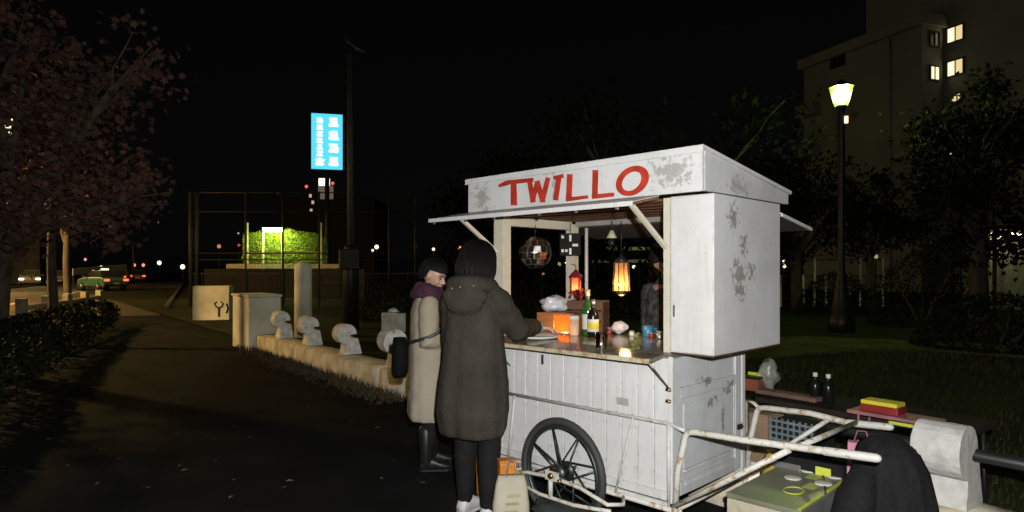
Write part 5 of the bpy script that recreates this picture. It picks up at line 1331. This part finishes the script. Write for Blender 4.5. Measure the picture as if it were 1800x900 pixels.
# porch lamp building at the right edge
pq = PX(1768,475,24); pb_ = empty('park_pavilion', (pq.x,pq.y,0), R(-10), 'small park pavilion with a lit porch lamp at the picture edge', 'pavilion')
MB().box(-.55,0,0,2.2,2.,2.9).build('wall', M_('pavilion_wall', (.35,.33,.22), .9), pb_); MB().box(-.8,-.8,2.93,2.5,2.3,3.08).build('roof', M['darkwood'], pb_)
for x in (-.45,.05): MB().box(x-.22,-.5,2.70,x+.20,-.4,2.82).build('porch_lamp', EM('porch_tube', (1,.93,.62), 14) if x < 0 else bpy.data.materials['porch_tube'], pb_)
for x in (-.7,2.3): MB().box(x-.05,-.72,0,x+.05,-.62,2.925).build('post', M['darkwood'], pb_)
# left edge office with lit windows
oq = PX(10,475,70); of = empty('office_tower', (oq.x,oq.y,0), R(25), 'far office tower with a few lit windows behind the maple', 'building')
MB().box(-8,0,0,3,8,24).build('wall', M_('office_wall', (.05,.05,.05), .9), of)
for (px, py, w_, h_) in ((8,210,24,5),(14,223,14,4),(4,238,8,6),(18,234,7,5),(20,246,6,4)):
    x = (px-10)/F*70; z = zpy(py,70); MB().box(x-w_/F*35,-.12,z-h_/F*35,x+w_/F*35,-.02,z+h_/F*35).build('window', EM('office_light', (1,.95,.55), 1.6) if py == 210 else bpy.data.materials['office_light'], of)

# ------------------------------------------------------------------ cars on the road
GLS = M['win_dark']; TAIL = EM('tail_light', (1,.10,.04), 3.0); HEAD = EM('head_light', (1,.95,.8), 8.0); AMB = EM('amber_tail', (1,.28,.04), 2.4)
def car(loc, rz, paint, label, tail=None, head=None, sign=False):
    """side profile lofted to a tapered cabin; +x is the front"""
    t = empty('parked_car' if False else 'car', loc, rz, label, 'car', 'cars on the road')
    low = [(-2.2,.35),(-2.25,.75),(-2.1,.95),(-1.2,1.0),(.9,.98),(2.0,.86),(2.2,.65),(2.15,.32)]
    mb = MB(); mb.prism(low, 'y', -.82, .82); mb.build('body', paint, t, .06)
    cab_ = [(-1.75,.99),(-1.25,1.42),(.25,1.45),(1.05,.985)]
    rings = [[(x,y*(1 if z < 1.1 else .82),z) for x,z in cab_] for y in (-.76,.76)]
    mb = MB(); vs = rings[0]+rings[1]; mb.add(vs, [(0,1,2,3)[::-1],(4,5,6,7),(0,1,5,4),(1,2,6,5),(2,3,7,6),(3,0,4,7)]); mb.build('cabin', GLS, t, .04, fix=True)
    mb = MB(); mb.box(-1.2,-.60,1.425,.2,.60,1.475); mb.build('roof', paint, t, .02)
    for x in (-1.35,1.35):
        for y in (-.80,.80):
            wv = MB(); wv.tube([(x,y-.1,.32),(x,y+.1,.32)], .32, 18); wo_ = wv.build('wheel', M['black'], t)
            MB().tube([(x,y-.112,.32),(x,y+.112,.32)], .17, 12).build('hubcap', M['lens'], wo_)
    for y in (-.62,.62):
        MB().box(-2.30,y-.16,.72,-2.2,y+.16,.86).build('tail_light', tail or M['redthing'], t, .01)
        MB().box(2.13,y-.18,.60,2.23,y+.18,.74).build('headlight', head or M['lens'], t, .01)
    MB().box(-2.28,-.2,.50,-2.24,.2,.62).build('number_plate', M['chrome'], t); mb = MB(); mb.box(-2.29,-.78,.36,-2.2,.78,.48); mb.build('bumper', M['iron'], t, .02)
    for y in (-.88,.88): MB().cbox((.75,y,1.02),(.12,.14,.10)).build('mirror', paint, t, .02)
    if sign: MB().cbox((-.4,0,1.54),(.2,.45,.12)).build('roof_sign', EM('taxi_sign', (1,.9,.7), 2.), t, .02)
    return t
def cpos(px, d): q_ = solve(px, d); return (q_.x, q_.y, .004)
rdang = math.atan2(rd.y, rd.x)
car(cpos(180,47), rdang+R(28), M['taxi'], 'green taxi with red tail lights waiting on the lit road', TAIL, sign=True)
car(cpos(103,60), rdang+R(10), M['carpaint'], 'grey car with amber glowing tail lights farther left on the road', AMB)
car(cpos(57,62), rdang+math.pi+R(5), M['carpaint'], 'oncoming car with white headlights at the far left of the road', None, HEAD)
car(cpos(212,70), rdang, M['carpaint'], 'grey car with red tail lights just beyond the green taxi', TAIL)
car(cpos(245,80), rdang, M['carpaint'], 'small far car with red tail lights under the traffic signal', TAIL)
gr = empty('road_barrier', (solve(120,44).x,44,0), 0, 'long pale guard rail along the far side of the lit road', 'barrier')
a_, b_ = solve(128,52), solve(222,66); a_ -= Vector(gr.location); b_ -= Vector(gr.location)
mb = MB(); mb.beam((a_.x,a_.y,1.35),(b_.x,b_.y,1.8),.08,.55); mb.build('beam', M['chrome'], gr)
for k in range(5): c = a_.lerp(b_,k/4); MB().box(c.x-.05,c.y+.05,0,c.x+.05,c.y+.15,1.2+.1*k).build('post', M['netpost'], gr)
# traffic signal
tq = PX(199,437,72); ts = empty('traffic_signal', (tq.x,tq.y,0), 0, 'traffic signal showing green over the far road', 'traffic signal')
MB().tube([(2.2,0,0),(2.2,0,tq.z+.4),(0,0,tq.z+.5)], .09, 8).build('pole', M['netpost'], ts); MB().box(-.5,-.15,tq.z-.25,1.0,.15,tq.z+.25).build('housing', M['iron'], ts, .05)
MB().ell((0,-.16,tq.z),(.25,.06,.25), nu=12, nv=8).build('green_light', EM('signal_green', (.05,.95,.65), 1.6), ts)
for x in (.35,.72): MB().ell((x,-.16,tq.z),(.15,.05,.15), nu=10, nv=8).build('dark_light', M['redthing'], ts)

# ------------------------------------------------------------------ small distant lamps
DL = [(150,456,75,(1,.35,.4),1.2,.22,'reddish lamp over the cars on the road'),(178,470,75,(1,.85,.55),2.,.28,'warm lamp at the end of the pale guard rail'),
 (236,466,80,(1,.25,.12),1.5,.28,'red lamp under the traffic signal'),(252,466,80,(1,.3,.2),1.4,.28,'red lamp right of the traffic signal'),(252,480,80,(1,.95,.85),1.6,.26,'white lamp below the red one by the road'),
 (280,462,70,(.9,1,.7),1.8,.32,'pale green lamp at the end of the road'),(321,469,60,(1,.72,.42),3.,.30,'warm lamp beside the court fence corner'),
 (205,472,78,(1,.55,.25),1.6,.3,'amber lamp right above the green taxi'),(218,478,78,(1,.9,.8),1.5,.24,'white lamp right of the green taxi'),
 (385,433,60,(1,.30,.08),.7,.36,'dim orange lamp behind the court fence'),(420,431,60,(.9,.08,.05),.6,.26,'dim red lamp beside the green lit hedge'),(419,410,60,(.9,.9,.85),.6,.16,'tiny white lamp above the dim red lamp'),
 (662,434,50,(1,.93,.6),2.4,.22,'pale lamp right of the tall street pole'),(655,440,50,(1,.95,.8),1.2,.14,'smaller white lamp beside the pale lamp'),
 (762,438,55,(1,.72,.45),2.2,.18,'warm lamp above the beige coated customer'),(808,436,60,(1,.32,.1),1.6,.26,'orange lamp left of the dark haired customer'),(731,433,60,(.9,.9,.85),.7,.12,'faint white lamp between the pole and the beige coat'),
 (984,464,40,(.85,1,.35),1.1,.15,'yellow green lamp seen through the left opening of the cart'),(996,461,40,(.95,1,.6),1.8,.15,'brighter yellow green lamp beside the back post of the cart'),(955,482,45,(1,.4,.2),.7,.18,'dim red lamp below the disco ball'),
 (1114,469,35,(.95,1,.5),1.8,.12,'yellow lamp right of the pendant lamp'),(1378,460,28,(1,.95,.55),2.2,.10,'upper yellow lamp on the park fence by the cart'),(1379,468,28,(1,.85,.4),1.8,.10,'lower yellow lamp on the park fence by the cart'),
 (1479,384,30,(1,.72,.45),1.8,.09,'small amber lamp halfway down the park lamp post'),(1527,471,30,(.8,.9,.2),.9,.15,'yellow green lamp left of the round black bush'),(1540,451,34,(.8,.9,.5),.35,.22,'faint pale lamp above the round black bush'),
 (1797,415,24,(1,.95,.8),1.2,.1,'white lamp at the edge right of the pavilion'),(1640,428,40,(.5,.3,.15),.4,.2,'faint brown lamp in the dark tree'),(1690,232,38,(1,.75,.4),1.1,.10,'window light low in the dark tree branches'),(1678,236,38,(1,.8,.45),1.1,.12,'pair of window lights in the dark tree branches'),(1691,243,38,(1,.75,.5),1.0,.11,'lowest window light in the dark tree branches'),
 (1675,176,38,(1,.8,.55),.7,.12,'window light near the top of the dark tree'),(1692,357,38,(.9,.8,.5),.6,.14,'window light behind the middle of the dark tree')]
for (px, py, d, col, st, r_, lab) in DL:
    r_ *= .72 if st >= 1 else .5
    q = PX(px,py,d); t = empty('lamp_post', (q.x,q.y,0), 0, 'distant '+lab if not lab.startswith(('small','tiny')) else lab, 'lamp', 'distant lamps around the dark park')
    MB().ell((0,0,q.z),(r_,r_*.5,r_), nu=10, nv=8).build('globe', EM('distant_lamp', col, st), t)
    MB().tube([(0,.05,0),(0,.05,q.z-r_*.6)], .035, 6).build('pole', M['iron'], t)
